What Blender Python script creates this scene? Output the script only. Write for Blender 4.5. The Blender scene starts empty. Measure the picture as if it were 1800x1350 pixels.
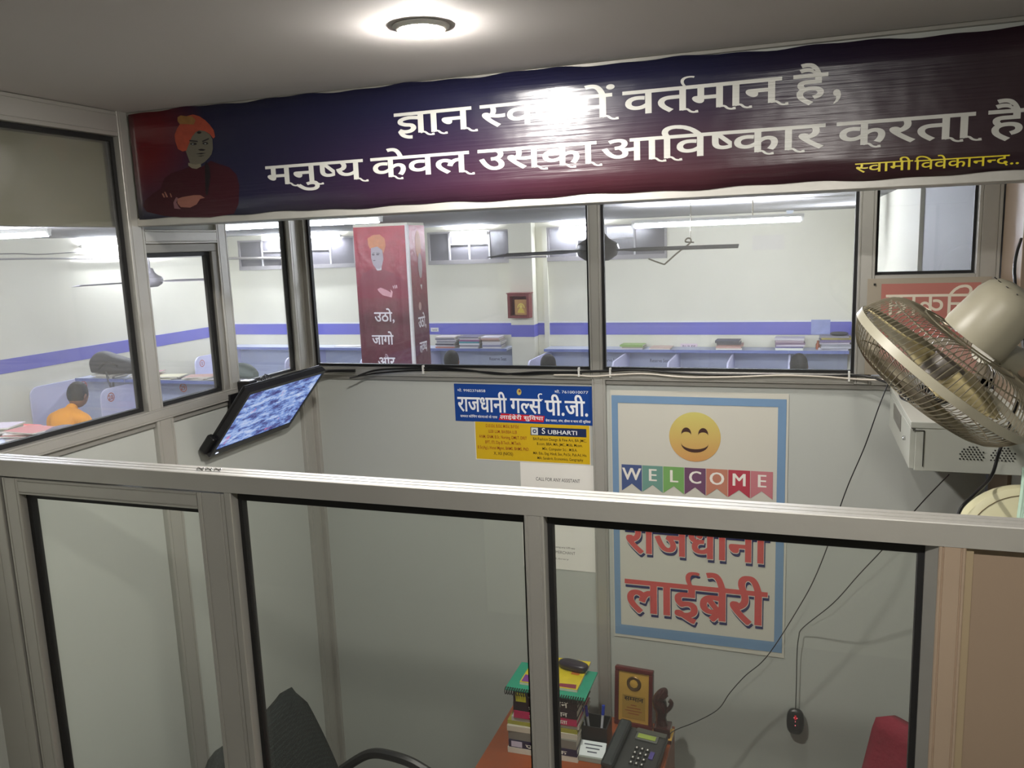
import bpy, bmesh, math, random
import numpy as np
from mathutils import Vector, Matrix
random.seed(7)
SC = bpy.context.scene
COL = SC.collection
PI = math.pi
V = Vector
# ------------------------------------------------------------------ camera, world, exposure
RM = np.array([[0.9456, 0.3231, -0.0364], [-0.0200, 0.1691, 0.9854], [0.3245, -0.9311, 0.1664]])
EYE = np.array([0.0, 0.0, 2.45])
FPX = 1455.29
yaw, pit, rol = math.radians(-19.22366), math.radians(-9.59614), math.radians(-2.11537)
fw = np.array([math.sin(yaw)*math.cos(pit), math.cos(yaw)*math.cos(pit), math.sin(pit)])
rt = np.cross(fw, [0, 0, 1]); rt /= np.linalg.norm(rt); up = np.cross(rt, fw)
r2 = math.cos(rol)*rt + math.sin(rol)*up
u2 = -math.sin(rol)*rt + math.cos(rol)*up
cd = bpy.data.cameras.new('camera'); cam = bpy.data.objects.new('camera', cd); COL.objects.link(cam)
cd.sensor_width = 36; cd.lens = 36*FPX/1800; cd.clip_start = .05; cd.clip_end = 60
M = Matrix.Identity(4)
for i in range(3):
    M[i][0] = r2[i]; M[i][1] = u2[i]; M[i][2] = -fw[i]; M[i][3] = EYE[i]
cam.matrix_world = M
SC.camera = cam
W = bpy.data.worlds.new('world'); SC.world = W; W.use_nodes = True
W.node_tree.nodes['Background'].inputs[0].default_value = (.5, .55, .6, 1)
W.node_tree.nodes['Background'].inputs[1].default_value = .05
SC.view_settings.view_transform = 'Standard'; SC.view_settings.look = 'None'
SC.view_settings.gamma = 1; SC.view_settings.use_curve_mapping = False
SC.view_settings.exposure = 0.0
SC.cycles.use_denoising = True
SC.cycles.max_bounces = 10; SC.cycles.transparent_max_bounces = 24; SC.cycles.diffuse_bounces = 6
SC.cycles.sample_clamp_indirect = 6
L_TUBE = 420.0      # library tube lights
L_DISC = 1600.0

def ray(px, py):
    return (px-900)*r2 - (py-675)*u2 + FPX*fw
def P(px, py, ax, v):
    "the point of a real plane (x, y or z = v) that the photograph shows at this pixel"
    d = ray(px, py); q = EYE + d*((v-EYE[ax])/d[ax]); return V(q)

# ------------------------------------------------------------------ materials
def lin(c):
    return tuple(((x/255)/12.92 if x/255 <= .04045 else ((x/255+.055)/1.055)**2.4) for x in c)
def nt(name):
    m = bpy.data.materials.new(name); m.use_nodes = True; n = m.node_tree
    return m, n, n.nodes['Principled BSDF']
def mat(name, c, rough=.5, metal=0., noise=0., nscale=8., bump=0., bscale=40., stretch=(1, 1, 1), spec=.5, alpha=None, coat=0):
    m, n, b = nt(name); col = (*lin(c), 1)
    b.inputs['Base Color'].default_value = col
    b.inputs['Roughness'].default_value = rough; b.inputs['Metallic'].default_value = metal
    b.inputs['Specular IOR Level'].default_value = spec
    b.inputs['Coat Weight'].default_value = coat
    if noise or bump:
        tc = n.nodes.new('ShaderNodeTexCoord'); mp = n.nodes.new('ShaderNodeMapping')
        mp.inputs['Scale'].default_value = stretch
        n.links.new(tc.outputs['Object'], mp.inputs[0])
    if noise:
        nz = n.nodes.new('ShaderNodeTexNoise'); nz.inputs['Scale'].default_value = nscale; nz.inputs['Detail'].default_value = 5
        n.links.new(mp.outputs[0], nz.inputs['Vector'])
        mx = n.nodes.new('ShaderNodeMix'); mx.data_type = 'RGBA'
        mx.inputs[6].default_value = tuple(max(0, x*(1-noise)) for x in col[:3])+(1,)
        mx.inputs[7].default_value = tuple(min(1, x*(1+noise)) for x in col[:3])+(1,)
        n.links.new(nz.outputs[0], mx.inputs[0]); n.links.new(mx.outputs[2], b.inputs['Base Color'])
    if bump:
        n2 = n.nodes.new('ShaderNodeTexNoise'); n2.inputs['Scale'].default_value = bscale; n2.inputs['Detail'].default_value = 3
        n.links.new(mp.outputs[0], n2.inputs['Vector'])
        bp = n.nodes.new('ShaderNodeBump'); bp.inputs['Strength'].default_value = bump; bp.inputs['Distance'].default_value = .01
        n.links.new(n2.outputs[0], bp.inputs['Height']); n.links.new(bp.outputs[0], b.inputs['Normal'])
    return m
def emis(name, c, s):
    m = bpy.data.materials.new(name); m.use_nodes = True; n = m.node_tree; n.nodes.clear()
    e = n.nodes.new('ShaderNodeEmission'); e.inputs[0].default_value = (*lin(c), 1); e.inputs[1].default_value = s
    o = n.nodes.new('ShaderNodeOutputMaterial'); n.links.new(e.outputs[0], o.inputs[0]); return m
def glass(name, tint=(245, 246, 245), ior=1.45, haze=0.0):
    m = bpy.data.materials.new(name); m.use_nodes = True; n = m.node_tree; n.nodes.clear()
    t = n.nodes.new('ShaderNodeBsdfTransparent'); t.inputs[0].default_value = (*lin(tint), 1)
    g = n.nodes.new('ShaderNodeBsdfGlossy'); g.inputs['Roughness'].default_value = .02
    f = n.nodes.new('ShaderNodeFresnel'); ge = n.nodes.new('ShaderNodeNewGeometry'); ir = n.nodes.new('ShaderNodeMapRange')
    ir.inputs[3].default_value = ior; ir.inputs[4].default_value = 1/ior      # same reflection from either side of the thin pane
    n.links.new(ge.outputs['Backfacing'], ir.inputs[0]); n.links.new(ir.outputs[0], f.inputs[0])
    x = n.nodes.new('ShaderNodeMixShader'); o = n.nodes.new('ShaderNodeOutputMaterial')
    n.links.new(f.outputs[0], x.inputs[0]); n.links.new(t.outputs[0], x.inputs[1]); n.links.new(g.outputs[0], x.inputs[2])
    if haze:   # dust and wipe marks, also a pale veil standing in for milky glare
        d = n.nodes.new('ShaderNodeBsdfDiffuse'); d.inputs[0].default_value = (.8, .8, .78, 1)
        tc = n.nodes.new('ShaderNodeTexCoord'); nz = n.nodes.new('ShaderNodeTexNoise'); nz.inputs['Scale'].default_value = 3; nz.inputs['Detail'].default_value = 6
        mp = n.nodes.new('ShaderNodeMapping'); mp.inputs['Scale'].default_value = (1, 1, .6)
        mr = n.nodes.new('ShaderNodeMapRange'); mr.inputs[1].default_value = .35; mr.inputs[2].default_value = .75; mr.inputs[3].default_value = haze*.4; mr.inputs[4].default_value = haze
        n.links.new(tc.outputs['Object'], mp.inputs[0]); n.links.new(mp.outputs[0], nz.inputs['Vector']); n.links.new(nz.outputs[0], mr.inputs[0])
        y = n.nodes.new('ShaderNodeMixShader'); n.links.new(mr.outputs[0], y.inputs[0]); n.links.new(x.outputs[0], y.inputs[1]); n.links.new(d.outputs[0], y.inputs[2])
        n.links.new(y.outputs[0], o.inputs[0])
    else: n.links.new(x.outputs[0], o.inputs[0])
    return m
MT = {}
def flat(c, rough=.5):
    k = (tuple(c), rough)
    if k not in MT: MT[k] = mat('print_%d_%d_%d' % tuple(c), c, rough, spec=.35)
    return MT[k]
ALU = mat('brushed_aluminium', (186, 184, 178), .42, .55, noise=.10, nscale=5, bump=.05, bscale=60, stretch=(1, 1, 1))
ALU_D = mat('dull_aluminium', (150, 148, 142), .5, .45, noise=.12, nscale=6)
GASK = mat('black_rubber', (18, 18, 19), .6)
PANEL = mat('grey_laminate', (174, 177, 172), .45, noise=.05, nscale=2.5)
PANELW = mat('beige_laminate', (140, 122, 104), .45, noise=.05, nscale=3)
CEIL = mat('ceiling_paint', (200, 196, 194), .8, noise=.05, nscale=1.5, bump=.06, bscale=6)
CREAM = mat('cream_wall_paint', (226, 224, 206), .7, noise=.035, nscale=2, bump=.05, bscale=5)
LIBCEIL = mat('library_ceiling_paint', (150, 149, 148), .8, noise=.06, nscale=2)
STRIPE = mat('blue_wall_paint', (104, 104, 188), .55, noise=.06, nscale=6)
SOFFIT = mat('beige_soffit_paint', (126, 122, 98), .7, noise=.05, nscale=2)
FLOOR = mat('floor_tiles_grey', (92, 88, 84), .4, noise=.1, nscale=4)
BLACK = mat('black_plastic', (16, 16, 18), .35)
DKGREY = mat('dark_grey_plastic', (48, 48, 50), .45)
WHITE = mat('white_plastic', (225, 225, 220), .4)
CREAMP = mat('cream_plastic', (160, 155, 136), .4, noise=.05, nscale=5)
STEEL = mat('steel_wire', (150, 142, 122), .35, .6)
CABM = mat('grey_powder_coat', (176, 178, 170), .42, noise=.03)
CHROME = mat('chrome', (200, 200, 200), .15, 1)
GLASS = glass('clear_glass', haze=.10)
GLASSF = glass('front_glass', tint=(246, 248, 245), haze=.03)
PAPER = mat('white_paper', (222, 220, 214), .6)
WOOD = mat('orange_wood_laminate', (138, 68, 34), .35, noise=.25, nscale=6, stretch=(1, 9, 1))
BLUEG = mat('blue_grey_laminate', (178, 184, 200), .5, noise=.08, nscale=3)
BLUEW = mat('pale_lilac_laminate', (206, 206, 232), .5, noise=.04, nscale=3)
BLUEE = mat('blue_edge_band', (108, 120, 172), .5)
SKIN = mat('skin_brown', (120, 82, 62), .55)
HAIR = mat('black_hair', (26, 24, 24), .7, bump=.5, bscale=90)
BAG = mat('dark_grey_bag_cloth', (62, 62, 66), .7, noise=.2, nscale=8, bump=.3, bscale=20)
TUBEM = emis('tube_light_glow', (236, 240, 255), L_TUBE)

# ------------------------------------------------------------------ mesh builder
class MB:
    def __init__(s): s.v = []; s.f = []; s.mi = []
    def add(s, vs, fs, mi=0):
        n = len(s.v); s.v += [tuple(v) for v in vs]; s.f += [tuple(i+n for i in f) for f in fs]; s.mi += [mi]*len(fs); return s
    def box(s, a, b, mi=0):
        x0, y0, z0 = [min(a[i], b[i]) for i in range(3)]; x1, y1, z1 = [max(a[i], b[i]) for i in range(3)]
        vs = [(x0,y0,z0),(x1,y0,z0),(x1,y1,z0),(x0,y1,z0),(x0,y0,z1),(x1,y0,z1),(x1,y1,z1),(x0,y1,z1)]
        return s.add(vs, [(0,3,2,1),(4,5,6,7),(0,1,5,4),(1,2,6,5),(2,3,7,6),(3,0,4,7)], mi)
    def obox(s, c, size, rot=None, mi=0):
        R = rot if rot is not None else Matrix.Identity(3); hx, hy, hz = [q/2 for q in size]; c = V(c)
        vs = [c + R @ V((i*hx, j*hy, k*hz)) for k in (-1, 1) for (i, j) in ((-1,-1),(1,-1),(1,1),(-1,1))]
        return s.add(vs, [(0,3,2,1),(4,5,6,7),(0,1,5,4),(1,2,6,5),(2,3,7,6),(3,0,4,7)], mi)
    def prism(s, poly, org, ux, uy, ext, mi=0):
        "polygon in the ux/uy plane pushed along ext"
        org, ux, uy, ext = V(org), V(ux), V(uy), V(ext); n = len(poly)
        a = [org + ux*p[0] + uy*p[1] for p in poly]; b = [q + ext for q in a]
        fl = ux.cross(uy).dot(ext) > 0
        fs = [tuple(range(n))[::-1], tuple(range(n, 2*n))] if fl else [tuple(range(n)), tuple(range(n, 2*n))[::-1]]
        for i in range(n):
            j = (i+1) % n; fs.append((i, j, j+n, i+n) if fl else (j, i, i+n, j+n))
        return s.add(a+b, fs, mi)
    def tube(s, pts, r, n=6, cap=True, mi=0):
        pts = [V(p) for p in pts]; rs = r if isinstance(r, (list, tuple)) else [r]*len(pts)
        vs = []; ref = None
        for i, p in enumerate(pts):
            d = (pts[min(i+1, len(pts)-1)] - pts[max(i-1, 0)])
            if d.length < 1e-9: d = V((0, 0, 1))
            d.normalize()
            if ref is None:
                ref = d.orthogonal().normalized()
            else:
                ref = (ref - d*ref.dot(d))
                ref = ref.normalized() if ref.length > 1e-6 else d.orthogonal().normalized()
            w = d.cross(ref)
            for k in range(n):
                t = 2*PI*k/n; vs.append(p + (ref*math.cos(t) + w*math.sin(t))*rs[i])
        fs = []
        for i in range(len(pts)-1):
            for k in range(n):
                a = i*n+k; b = i*n+(k+1) % n; fs.append((a, b, b+n, a+n))
        if cap: fs.append(tuple(range(n))[::-1]); fs.append(tuple(range((len(pts)-1)*n, len(pts)*n)))
        return s.add(vs, fs, mi)
    def lathe(s, prof, org=(0,0,0), axis=(0,0,1), n=24, mi=0):
        "prof: list of (radius, height)"
        a = V(axis).normalized(); x = a.orthogonal().normalized(); y = a.cross(x); org = V(org); vs = []
        for r, h in prof:
            for k in range(n):
                t = 2*PI*k/n; vs.append(org + a*h + (x*math.cos(t)+y*math.sin(t))*max(r, 1e-5))
        fs = []
        for i in range(len(prof)-1):
            for k in range(n):
                p = i*n+k; q = i*n+(k+1) % n; fs.append((p, q, q+n, p+n))
        fs.append(tuple(range(n))[::-1]); fs.append(tuple(range((len(prof)-1)*n, len(prof)*n)))
        return s.add(vs, fs, mi)
    def ell(s, c, r, n=14, rot=None, mi=0, e=1.0):
        "ellipsoid; e < 1 makes it boxier"
        R = rot if rot is not None else Matrix.Identity(3); c = V(c); m = n//2; vs = []
        sg = lambda q: math.copysign(abs(q)**e, q)
        for i in range(m+1):
            th = -PI/2 + PI*i/m
            for k in range(n):
                ph = 2*PI*k/n
                vs.append(c + R @ V((r[0]*sg(math.cos(th))*sg(math.cos(ph)), r[1]*sg(math.cos(th))*sg(math.sin(ph)), r[2]*sg(math.sin(th)))))
        fs = []
        for i in range(m):
            for k in range(n):
                p = i*n+k; q = i*n+(k+1) % n; fs.append((p, q, q+n, p+n))
        return s.add(vs, fs, mi)
    def build(s, name, mats, parent=None, smooth=False, bevel=0, local=False, weld=False):
        me = bpy.data.meshes.new(name)
        vs = s.v
        if parent is not None and not local:
            o0 = root_of(parent); vs = [(v[0]-o0[0], v[1]-o0[1], v[2]-o0[2]) for v in vs]
        me.from_pydata(vs, [], s.f)
        if not isinstance(mats, (list, tuple)): mats = [mats]
        for m in mats: me.materials.append(m)
        if len(mats) > 1: me.polygons.foreach_set('material_index', s.mi)
        if weld:
            b = bmesh.new(); b.from_mesh(me); bmesh.ops.remove_doubles(b, verts=b.verts, dist=1e-5); b.to_mesh(me); b.free()
        if smooth:
            me.polygons.foreach_set('use_smooth', [True]*len(me.polygons))
            try: me.set_sharp_from_angle(angle=math.radians(40))
            except Exception: pass
        me.update()
        o = bpy.data.objects.new(name, me); COL.objects.link(o)
        if parent is not None: o.parent = parent
        if bevel:
            md = o.modifiers.new('bevel', 'BEVEL'); md.width = bevel; md.segments = 2; md.limit_method = 'ANGLE'
        return o
def root_of(o):
    p = V((0, 0, 0))
    while o is not None: p += o.location; o = o.parent
    return p
def T(name, label, cat, loc=(0,0,0), group=None, rz=0):
    o = bpy.data.objects.new(name, None); COL.objects.link(o); o.location = loc; o.rotation_euler = (0, 0, rz)
    o.empty_display_size = .05
    o['label'] = label; o['category'] = cat
    if group: o['group'] = group
    return o
def tag(o, label, cat, group=None):
    o['label'] = label; o['category'] = cat
    if group: o['group'] = group
    return o
def S(name, loc=(0,0,0), label=None):
    o = bpy.data.objects.new(name, None); COL.objects.link(o); o.location = loc; o['kind'] = 'structure'; o.empty_display_size = .05
    if label: o['label'] = label
    return o
def st(o, label=None):
    o['kind'] = 'structure'
    if label: o['label'] = label
    return o
def rotm(ax, a): return Matrix.Rotation(a, 3, ax)
def smooth_path(pts, n=6):
    pts = [V(p) for p in pts]; out = []
    for i in range(len(pts)-1):
        p0 = pts[max(i-1, 0)]; p1 = pts[i]; p2 = pts[i+1]; p3 = pts[min(i+2, len(pts)-1)]
        for k in range(n):
            t = k/n
            out.append(.5*((2*p1)+(p2-p0)*t+(2*p0-5*p1+4*p2-p3)*t*t+(3*p1-p0-3*p2+p3)*t**3))
    out.append(pts[-1]); return out

# ------------------------------------------------------------------ lettering (flat print), with the joined letters of Devanagari
GC = {}; BAR = [None]
def glyph_mesh(ch, off):
    k = (ch, off)
    if k in GC: return GC[k]
    def mk(t, of):
        c = bpy.data.curves.new('t', 'FONT'); c.body = t; c.size = 1; c.offset = of; c.resolution_u = 3
        o = bpy.data.objects.new('t', c); COL.objects.link(o); bpy.context.view_layer.update()
        me = bpy.data.meshes.new_from_object(o.evaluated_get(bpy.context.evaluated_depsgraph_get()))
        vs = [(v.co.x, v.co.y) for v in me.vertices]; fs = [tuple(p.vertices) for p in me.polygons]
        bpy.data.objects.remove(o); bpy.data.curves.remove(c); bpy.data.meshes.remove(me); return vs, fs
    if BAR[0] is None: BAR[0] = max(v[0] for v in mk('|', 0)[0])
    if ch == ' ': r = ([], [], .26)
    else:
        vs, fs = mk(ch, off); b = mk(ch+'|', 0)[0]
        adv = max(v[0] for v in b) - BAR[0]
        if ch == 'ि': adv = .26
        r = (vs, fs, adv)
    GC[k] = r; return r
def clip2(vs, fs, axis, c, keep_less):
    me = bpy.data.meshes.new('c'); me.from_pydata([(a, b, 0) for a, b in vs], [], fs)
    b = bmesh.new(); b.from_mesh(me)
    no = V((1, 0, 0)) if axis == 0 else V((0, 1, 0)); co = no*c
    bmesh.ops.bisect_plane(b, geom=b.verts[:]+b.edges[:]+b.faces[:], plane_co=co, plane_no=no, clear_outer=keep_less, clear_inner=not keep_less)
    b.verts.index_update()
    ov = [(v.co.x, v.co.y) for v in b.verts]; of = [tuple(v.index for v in f.verts) for f in b.faces]
    b.free(); bpy.data.meshes.remove(me); return ov, of
def ribbon(pts, w):
    pts = [V((p[0], p[1], 0)) for p in pts]; vs = []; fs = []
    for i, p in enumerate(pts):
        d = (pts[min(i+1, len(pts)-1)]-pts[max(i-1, 0)]).normalized(); n = V((-d.y, d.x, 0))
        ww = w[i] if isinstance(w, (list, tuple)) else w
        vs += [(p.x+n.x*ww/2, p.y+n.y*ww/2), (p.x-n.x*ww/2, p.y-n.y*ww/2)]
        if i: fs.append((2*i-2, 2*i-1, 2*i+1, 2*i))
    return vs, fs
STEMR = {'स': .59, 'न': .47, 'म': .51, 'ष': .49, 'ल': .59, 'य': .49, 'व': .47, 'त': .48, 'ज': .65, 'ध': .53, 'ग': .47, 'प': .48, 'ब': .48, 'ञ': .65, 'च': .48, 'थ': .5, 'श': .6}
def shape_text(s, off=0., swash=False):
    out = []; x = 0.; i = 0; w = .08+2*off
    cons = lambda c: '\u0915' <= c <= '\u0939'
    def put(ch, x, clip=None, dx=0., dy=0.):
        vs, fs, adv = glyph_mesh(ch, off)
        if clip is not None: vs, fs = clip2(vs, fs, *clip)
        if vs: out.append(([(a+x+dx, b+dy) for a, b in vs], fs))
        return adv
    def tail(xs):
        if not swash: return
        p = [(xs-.05, -.005), (xs+.0, .015), (xs+.045, .0), (xs+.09, -.06), (xs+.15, -.085), (xs+.2, -.07)]
        v, f = ribbon([(q.x, q.y) for q in smooth_path([(a, b, 0) for a, b in p], 3)], .045); out.append((v, f))
        ov, of = ribbon([(xs+.17, -.075), (xs+.215, -.07)], .065); out.append((ov, of))
    while i < len(s):
        c = s[i]
        if cons(c):
            reph = False
            if c == 'र' and i+2 < len(s) and s[i+1] == '्' and cons(s[i+2]): reph = True; i += 2
            halves = []
            rak = False
            while i+2 < len(s) and s[i+1] == '्' and cons(s[i+2]):
                if s[i+2] == 'र': break
                halves.append(s[i]); i += 2
            base = s[i]; i += 1
            if i+1 < len(s) and s[i] == '्' and s[i+1] == 'र': rak = True; i += 2
            ms = []
            while i < len(s) and ('\u093e' <= s[i] <= '\u094c' or s[i] in '\u0902\u0901\u0903'): ms.append(s[i]); i += 1
            if 'ि' in ms:
                put('ि', x); tail(x+.17); x += .26; ms.remove('ि')
            if halves == ['ज'] and base == 'ञ':
                p = [(.46, .45), (.28, .47), (.13, .42), (.11, .33), (.2, .27), (.32, .24), (.36, .15), (.29, .07), (.17, .06), (.08, .11)]
                v, f = ribbon([(q.x, q.y) for q in smooth_path([(x+a, b, 0) for a, b in p], 4)], w*.95); out.append((v, f))
                p = [(.1, .07), (.15, -.04), (.24, -.1), (.33, -.11)]
                v, f = ribbon([(q.x, q.y) for q in smooth_path([(x+a, b, 0) for a, b in p], 4)], w*.9); out.append((v, f))
                v, f = ribbon([(x+.5, 0), (x+.5, .6)], w); out.append((v, f)); tail(x+.54)
                v, f = ribbon([(x-off, .585), (x+.63+off, .585)], .07+2*off); out.append((v, f))
                x += .62
            else:
                for h in halves:
                    cx = STEMR.get(h, .48)-.086-off
                    put(h, x, (0, cx, True)); x += cx+.004
                x0 = x; adv = put(base, x)
                sr = STEMR.get(base)
                if base == 'क': sr = .45
                if swash and sr and base not in 'व': tail(x+sr)
                if rak:
                    v, f = ribbon([(x+(sr or .48)-.05, .2), (x+(sr or .48)-.24, .0)], w); out.append((v, f))
                x += adv
            has_e = False
            for m in ms:
                if m in 'ाीोौ': x += put(m, x); tail(x-.09)
                elif m == 'ं': put(m, x, dx=.13 if has_e else .02, dy=.03)
                else: put(m, x); has_e = m in 'ेै'
            if reph:
                vs, fs, _ = glyph_mesh('ई', off); vs, fs = clip2(vs, fs, 1, .6, False)
                if vs:
                    bx = [a for a, b in vs if b < .66]; m0 = sum(bx)/max(1, len(bx))
                    out.append(([(a-m0+x-.13, b) for a, b in vs], fs))
        else:
            x += put(c, x)
            if swash and c in 'अआ': tail(x-.1)
            i += 1
    return out, x
def lettering(name, s, frame, u0, v0, mtl, parent, width=None, em=None, off=0., eps=.0003, swash=False, smear=(0,), vs_=1., du=0., dv=0., slant=0.):
    "frame = (origin, ux, uy, normal) of the printed surface; u0, v0 = left end of the base line"
    parts, adv = shape_text(s, off, swash)
    o, ux, uy, n = [V(q) for q in frame]
    ems = em if em else width/adv; xs = (width/adv) if width else ems; ys = ems*vs_
    mb = MB()
    for q, sm in enumerate(smear):        # each letter a hair in front of the one before, so that joined strokes do not coincide
        for k, (vs, fs) in enumerate(parts):
            e = eps + (k+q*len(parts))*.000012
            mb.add([o + ux*(u0+du+(a+sm)*xs+slant*b*ys) + uy*(v0+dv+b*ys) + n*e for a, b in vs], fs)
    return mb.build(name, mtl, parent)
def poly(name, frame, pts, mtl, parent, eps=.0005):
    o, ux, uy, n = [V(q) for q in frame]
    me = MB().add([o+ux*a+uy*b+n*eps for a, b in pts], [tuple(range(len(pts)))])
    return me.build(name, mtl, parent)
def ellpts(c, r, n=28, a0=0, a1=2*PI):
    return [(c[0]+r[0]*math.cos(a0+(a1-a0)*k/n), c[1]+r[1]*math.sin(a0+(a1-a0)*k/n)) for k in range(n)]

# ================================================================== LAMPS
DL = [(-.663, 1.469), (.04, .40)]
def downlight(x, y, label, k=1.0):
    t = T('downlight', label, 'ceiling light', (x, y, 2.85))
    MB().lathe([(.045, -.001), (.0525, -.001), (.0525, -.003), (.047, -.007), (.043, -.0085), (.042, -.0085), (.042, -.004)], (x, y, 2.85), (0, 0, 1), 40).build('trim_ring', WHITE, t, smooth=True)
    MB().lathe([(.001, -.016), (.015, -.0155), (.028, -.0140), (.037, -.0115), (.0425, -.0085), (.0425, -.006)], (x, y, 2.85), (0, 0, 1), 40).build('diffuser', emis('led_diffuser', (255, 250, 243), L_DISC*k), t, smooth=True)
downlight(*DL[0], 'round white recessed LED downlight glowing in the ceiling in front of the long banner')
downlight(*DL[1], 'round recessed LED downlight overhead, in front of the glazed counter partition', .80)
downlight(-.18, 2.33, 'round recessed LED downlight inside the glazed office, hidden behind the banner beam', .24)

# ================================================================== ROOM SHELL
st(MB().box((-8, -2.2, -.05), (1.9, 9.6, 0)).build('floor', FLOOR))
st(MB().box((-1.9, -2.2, 2.85), (1.9, 2.84, 2.9)).build('ceiling', CEIL), 'grey painted ceiling of the office')
LIBC = st(MB().box((-7.4, 2.84, 2.68), (.6, 9.4, 2.72)).box((-7.4, .6, 2.68), (-1.9, 2.84, 2.72)).build('ceiling', LIBCEIL), 'grey ceiling of the reading hall')
st(MB().box((-7.4, 9.3, 0), (.6, 9.4, 2.68)).build('wall_far', CREAM), 'cream far wall of the reading hall')
st(MB().box((-7.4, .6, 0), (-7.3, 9.3, 2.68)).build('wall_far_left', CREAM), 'cream left wall of the reading hall')
st(MB().box((.53, 4.35, 0), (.6, 9.3, 2.68)).build('wall_far_right', CREAM), 'right wall of the reading hall')
st(MB().box((.548, 2.80, 0), (.6, 4.35, 2.68)).build('wall_passage', mat('grey_near_wall', (150, 150, 156), .7, noise=.06)), 'grey nearer piece of the right wall, seen through the small pane')  # nearer piece set to a darker grey than the cream wall beyond
st(MB().box((-7.4, .5, 0), (-1.83, .6, 2.72)).build('wall_near', CREAM))
st(MB().box((-1.95, -2.25, 0), (1.9, -2.2, 2.9)).build('wall_behind', CREAM))
st(MB().box((1.85, -2.2, 0), (1.9, 1.38, 2.9)).build('wall_right', CREAM))
st(MB().box((.6, 1.38, 0), (1.9, 1.45, 2.9)).build('wall_stair', CREAM))
# the painted stripe and a thin pale line above it
st(MB().box((-7.3, 9.292, 1.385), (.53, 9.3, 1.522)).build('trim_1', STRIPE), 'blue painted band along the far wall')
st(MB().box((-7.3, .6, 1.385), (-7.292, 9.292, 1.522)).build('trim_2', STRIPE), 'blue painted band along the left wall of the hall')
st(MB().box((.524, 4.35, 1.385), (.53, 9.292, 1.522)).build('trim_3', STRIPE), 'blue painted band along the right wall of the hall')
pil = S('pilaster'); pil.name = 'wall_pilaster'
MB().box((-3.17, 9.14, 0), (-2.89, 9.3, 2.68)).build('shaft', CREAM, pil)
MB().box((-3.172, 9.136, 1.375), (-2.887, 9.3, 1.515)).build('painted_band', STRIPE, pil)
MB().box((-2.80, 9.26, 0), (-2.745, 9.3, 2.62)).build('conduit_cover', CREAM, pil)
# ------------------------------------------------------------------ partition frames of the office
def mapper(kind, c):
    if kind == 'Y': return lambda u, w, v: (u, c+w, v)        # front face at y = c, going back
    if kind == 'L': return lambda u, w, v: (c-w, u, v)        # front face at x = c, going left
    return lambda u, w, v: (c+w, u, v)                        # right wall
def bar(mp, u0, u1, v0, v1, w0=0., w1=.045, parent=None, name='rail', m=None, grooves=True, vertical=None):
    "aluminium section with two shallow grooves along its face"
    mb = MB(); vertical = (v1-v0) > (u1-u0) if vertical is None else vertical
    a0, a1 = (u0, u1) if vertical else (v0, v1); wd = a1-a0
    if grooves and wd > .03:
        g = .0016; prof = [(a0, w1), (a0, w0+.0015), (a0+.0015, w0)]
        for t in (.16, .84):
            q = a0+wd*t; prof += [(q-g, w0), (q-g*.3, w0+.002), (q+g*.3, w0+.002), (q+g, w0)]
        prof += [(a1-.0015, w0), (a1, w0+.0015), (a1, w1)]
    else: prof = [(a0, w1), (a0, w0+.0015), (a0+.0015, w0), (a1-.0015, w0), (a1, w0+.0015), (a1, w1)]
    n = len(prof)
    if vertical:
        A = [mp(a, w, v0) for a, w in prof]; B = [mp(a, w, v1) for a, w in prof]
    else:
        A = [mp(u0, w, a) for a, w in prof]; B = [mp(u1, w, a) for a, w in prof]
    fs = [tuple(range(n)), tuple(range(2*n-1, n-1, -1))] + [(i, i+n, (i+1) % n+n, (i+1) % n) for i in range(n)]
    mb.add(A+B, fs)
    o = mb.build(name, m or ALU, parent)
    b = bmesh.new(); b.from_mesh(o.data); bmesh.ops.recalc_face_normals(b, faces=b.faces); b.to_mesh(o.data); b.free()
    return o
def slab(mp, u0, u1, v0, v1, w0, w1, name, m, parent):
    return MB().box(mp(u0, w0, v0), mp(u1, w1, v1)).build(name, m, parent)
def bead(mp, u0, u1, v0, v1, parent, m=None, flip=False):
    "sloping glazing bead"
    a, b = (u1, u0) if flip else (u0, u1)
    q = [mp(a, .003, v0), mp(b, .018, v0), mp(b, .034, v0), mp(a, .034, v0)]; r = [mp(a, .003, v1), mp(b, .018, v1), mp(b, .034, v1), mp(a, .034, v1)]
    return MB().add(q+r, [(0, 1, 2, 3), (7, 6, 5, 4), (0, 4, 5, 1), (1, 5, 6, 2), (2, 6, 7, 3), (3, 7, 4, 0)]).build('glazing_bead', m or ALU, parent)
def pane(mp, nm, u0, u1, v0, v1, gt=0, g=.009, w=.026, m=None, top=True, label=None):
    "glass with its black gasket in an opening"
    r = S(nm, label=label)
    mb = MB(); a, b = w-.006, w+.010
    for q in ((u0, u0+g, v0, v1), (u1-g, u1, v0, v1), (u0+g, u1-g, v0, v0+g), (u0+g, u1-g, v1-g-gt, v1)):
        mb.box(mp(q[0], a, q[2]), mp(q[1], b, q[3]))
    mb.build('gasket', GASK, r)
    slab(mp, u0+g*.6, u1-g*.6, v0+g*.6, v1-g*.6, w, w+.004, 'glass_pane', m or GLASS, r)
    return r
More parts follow.
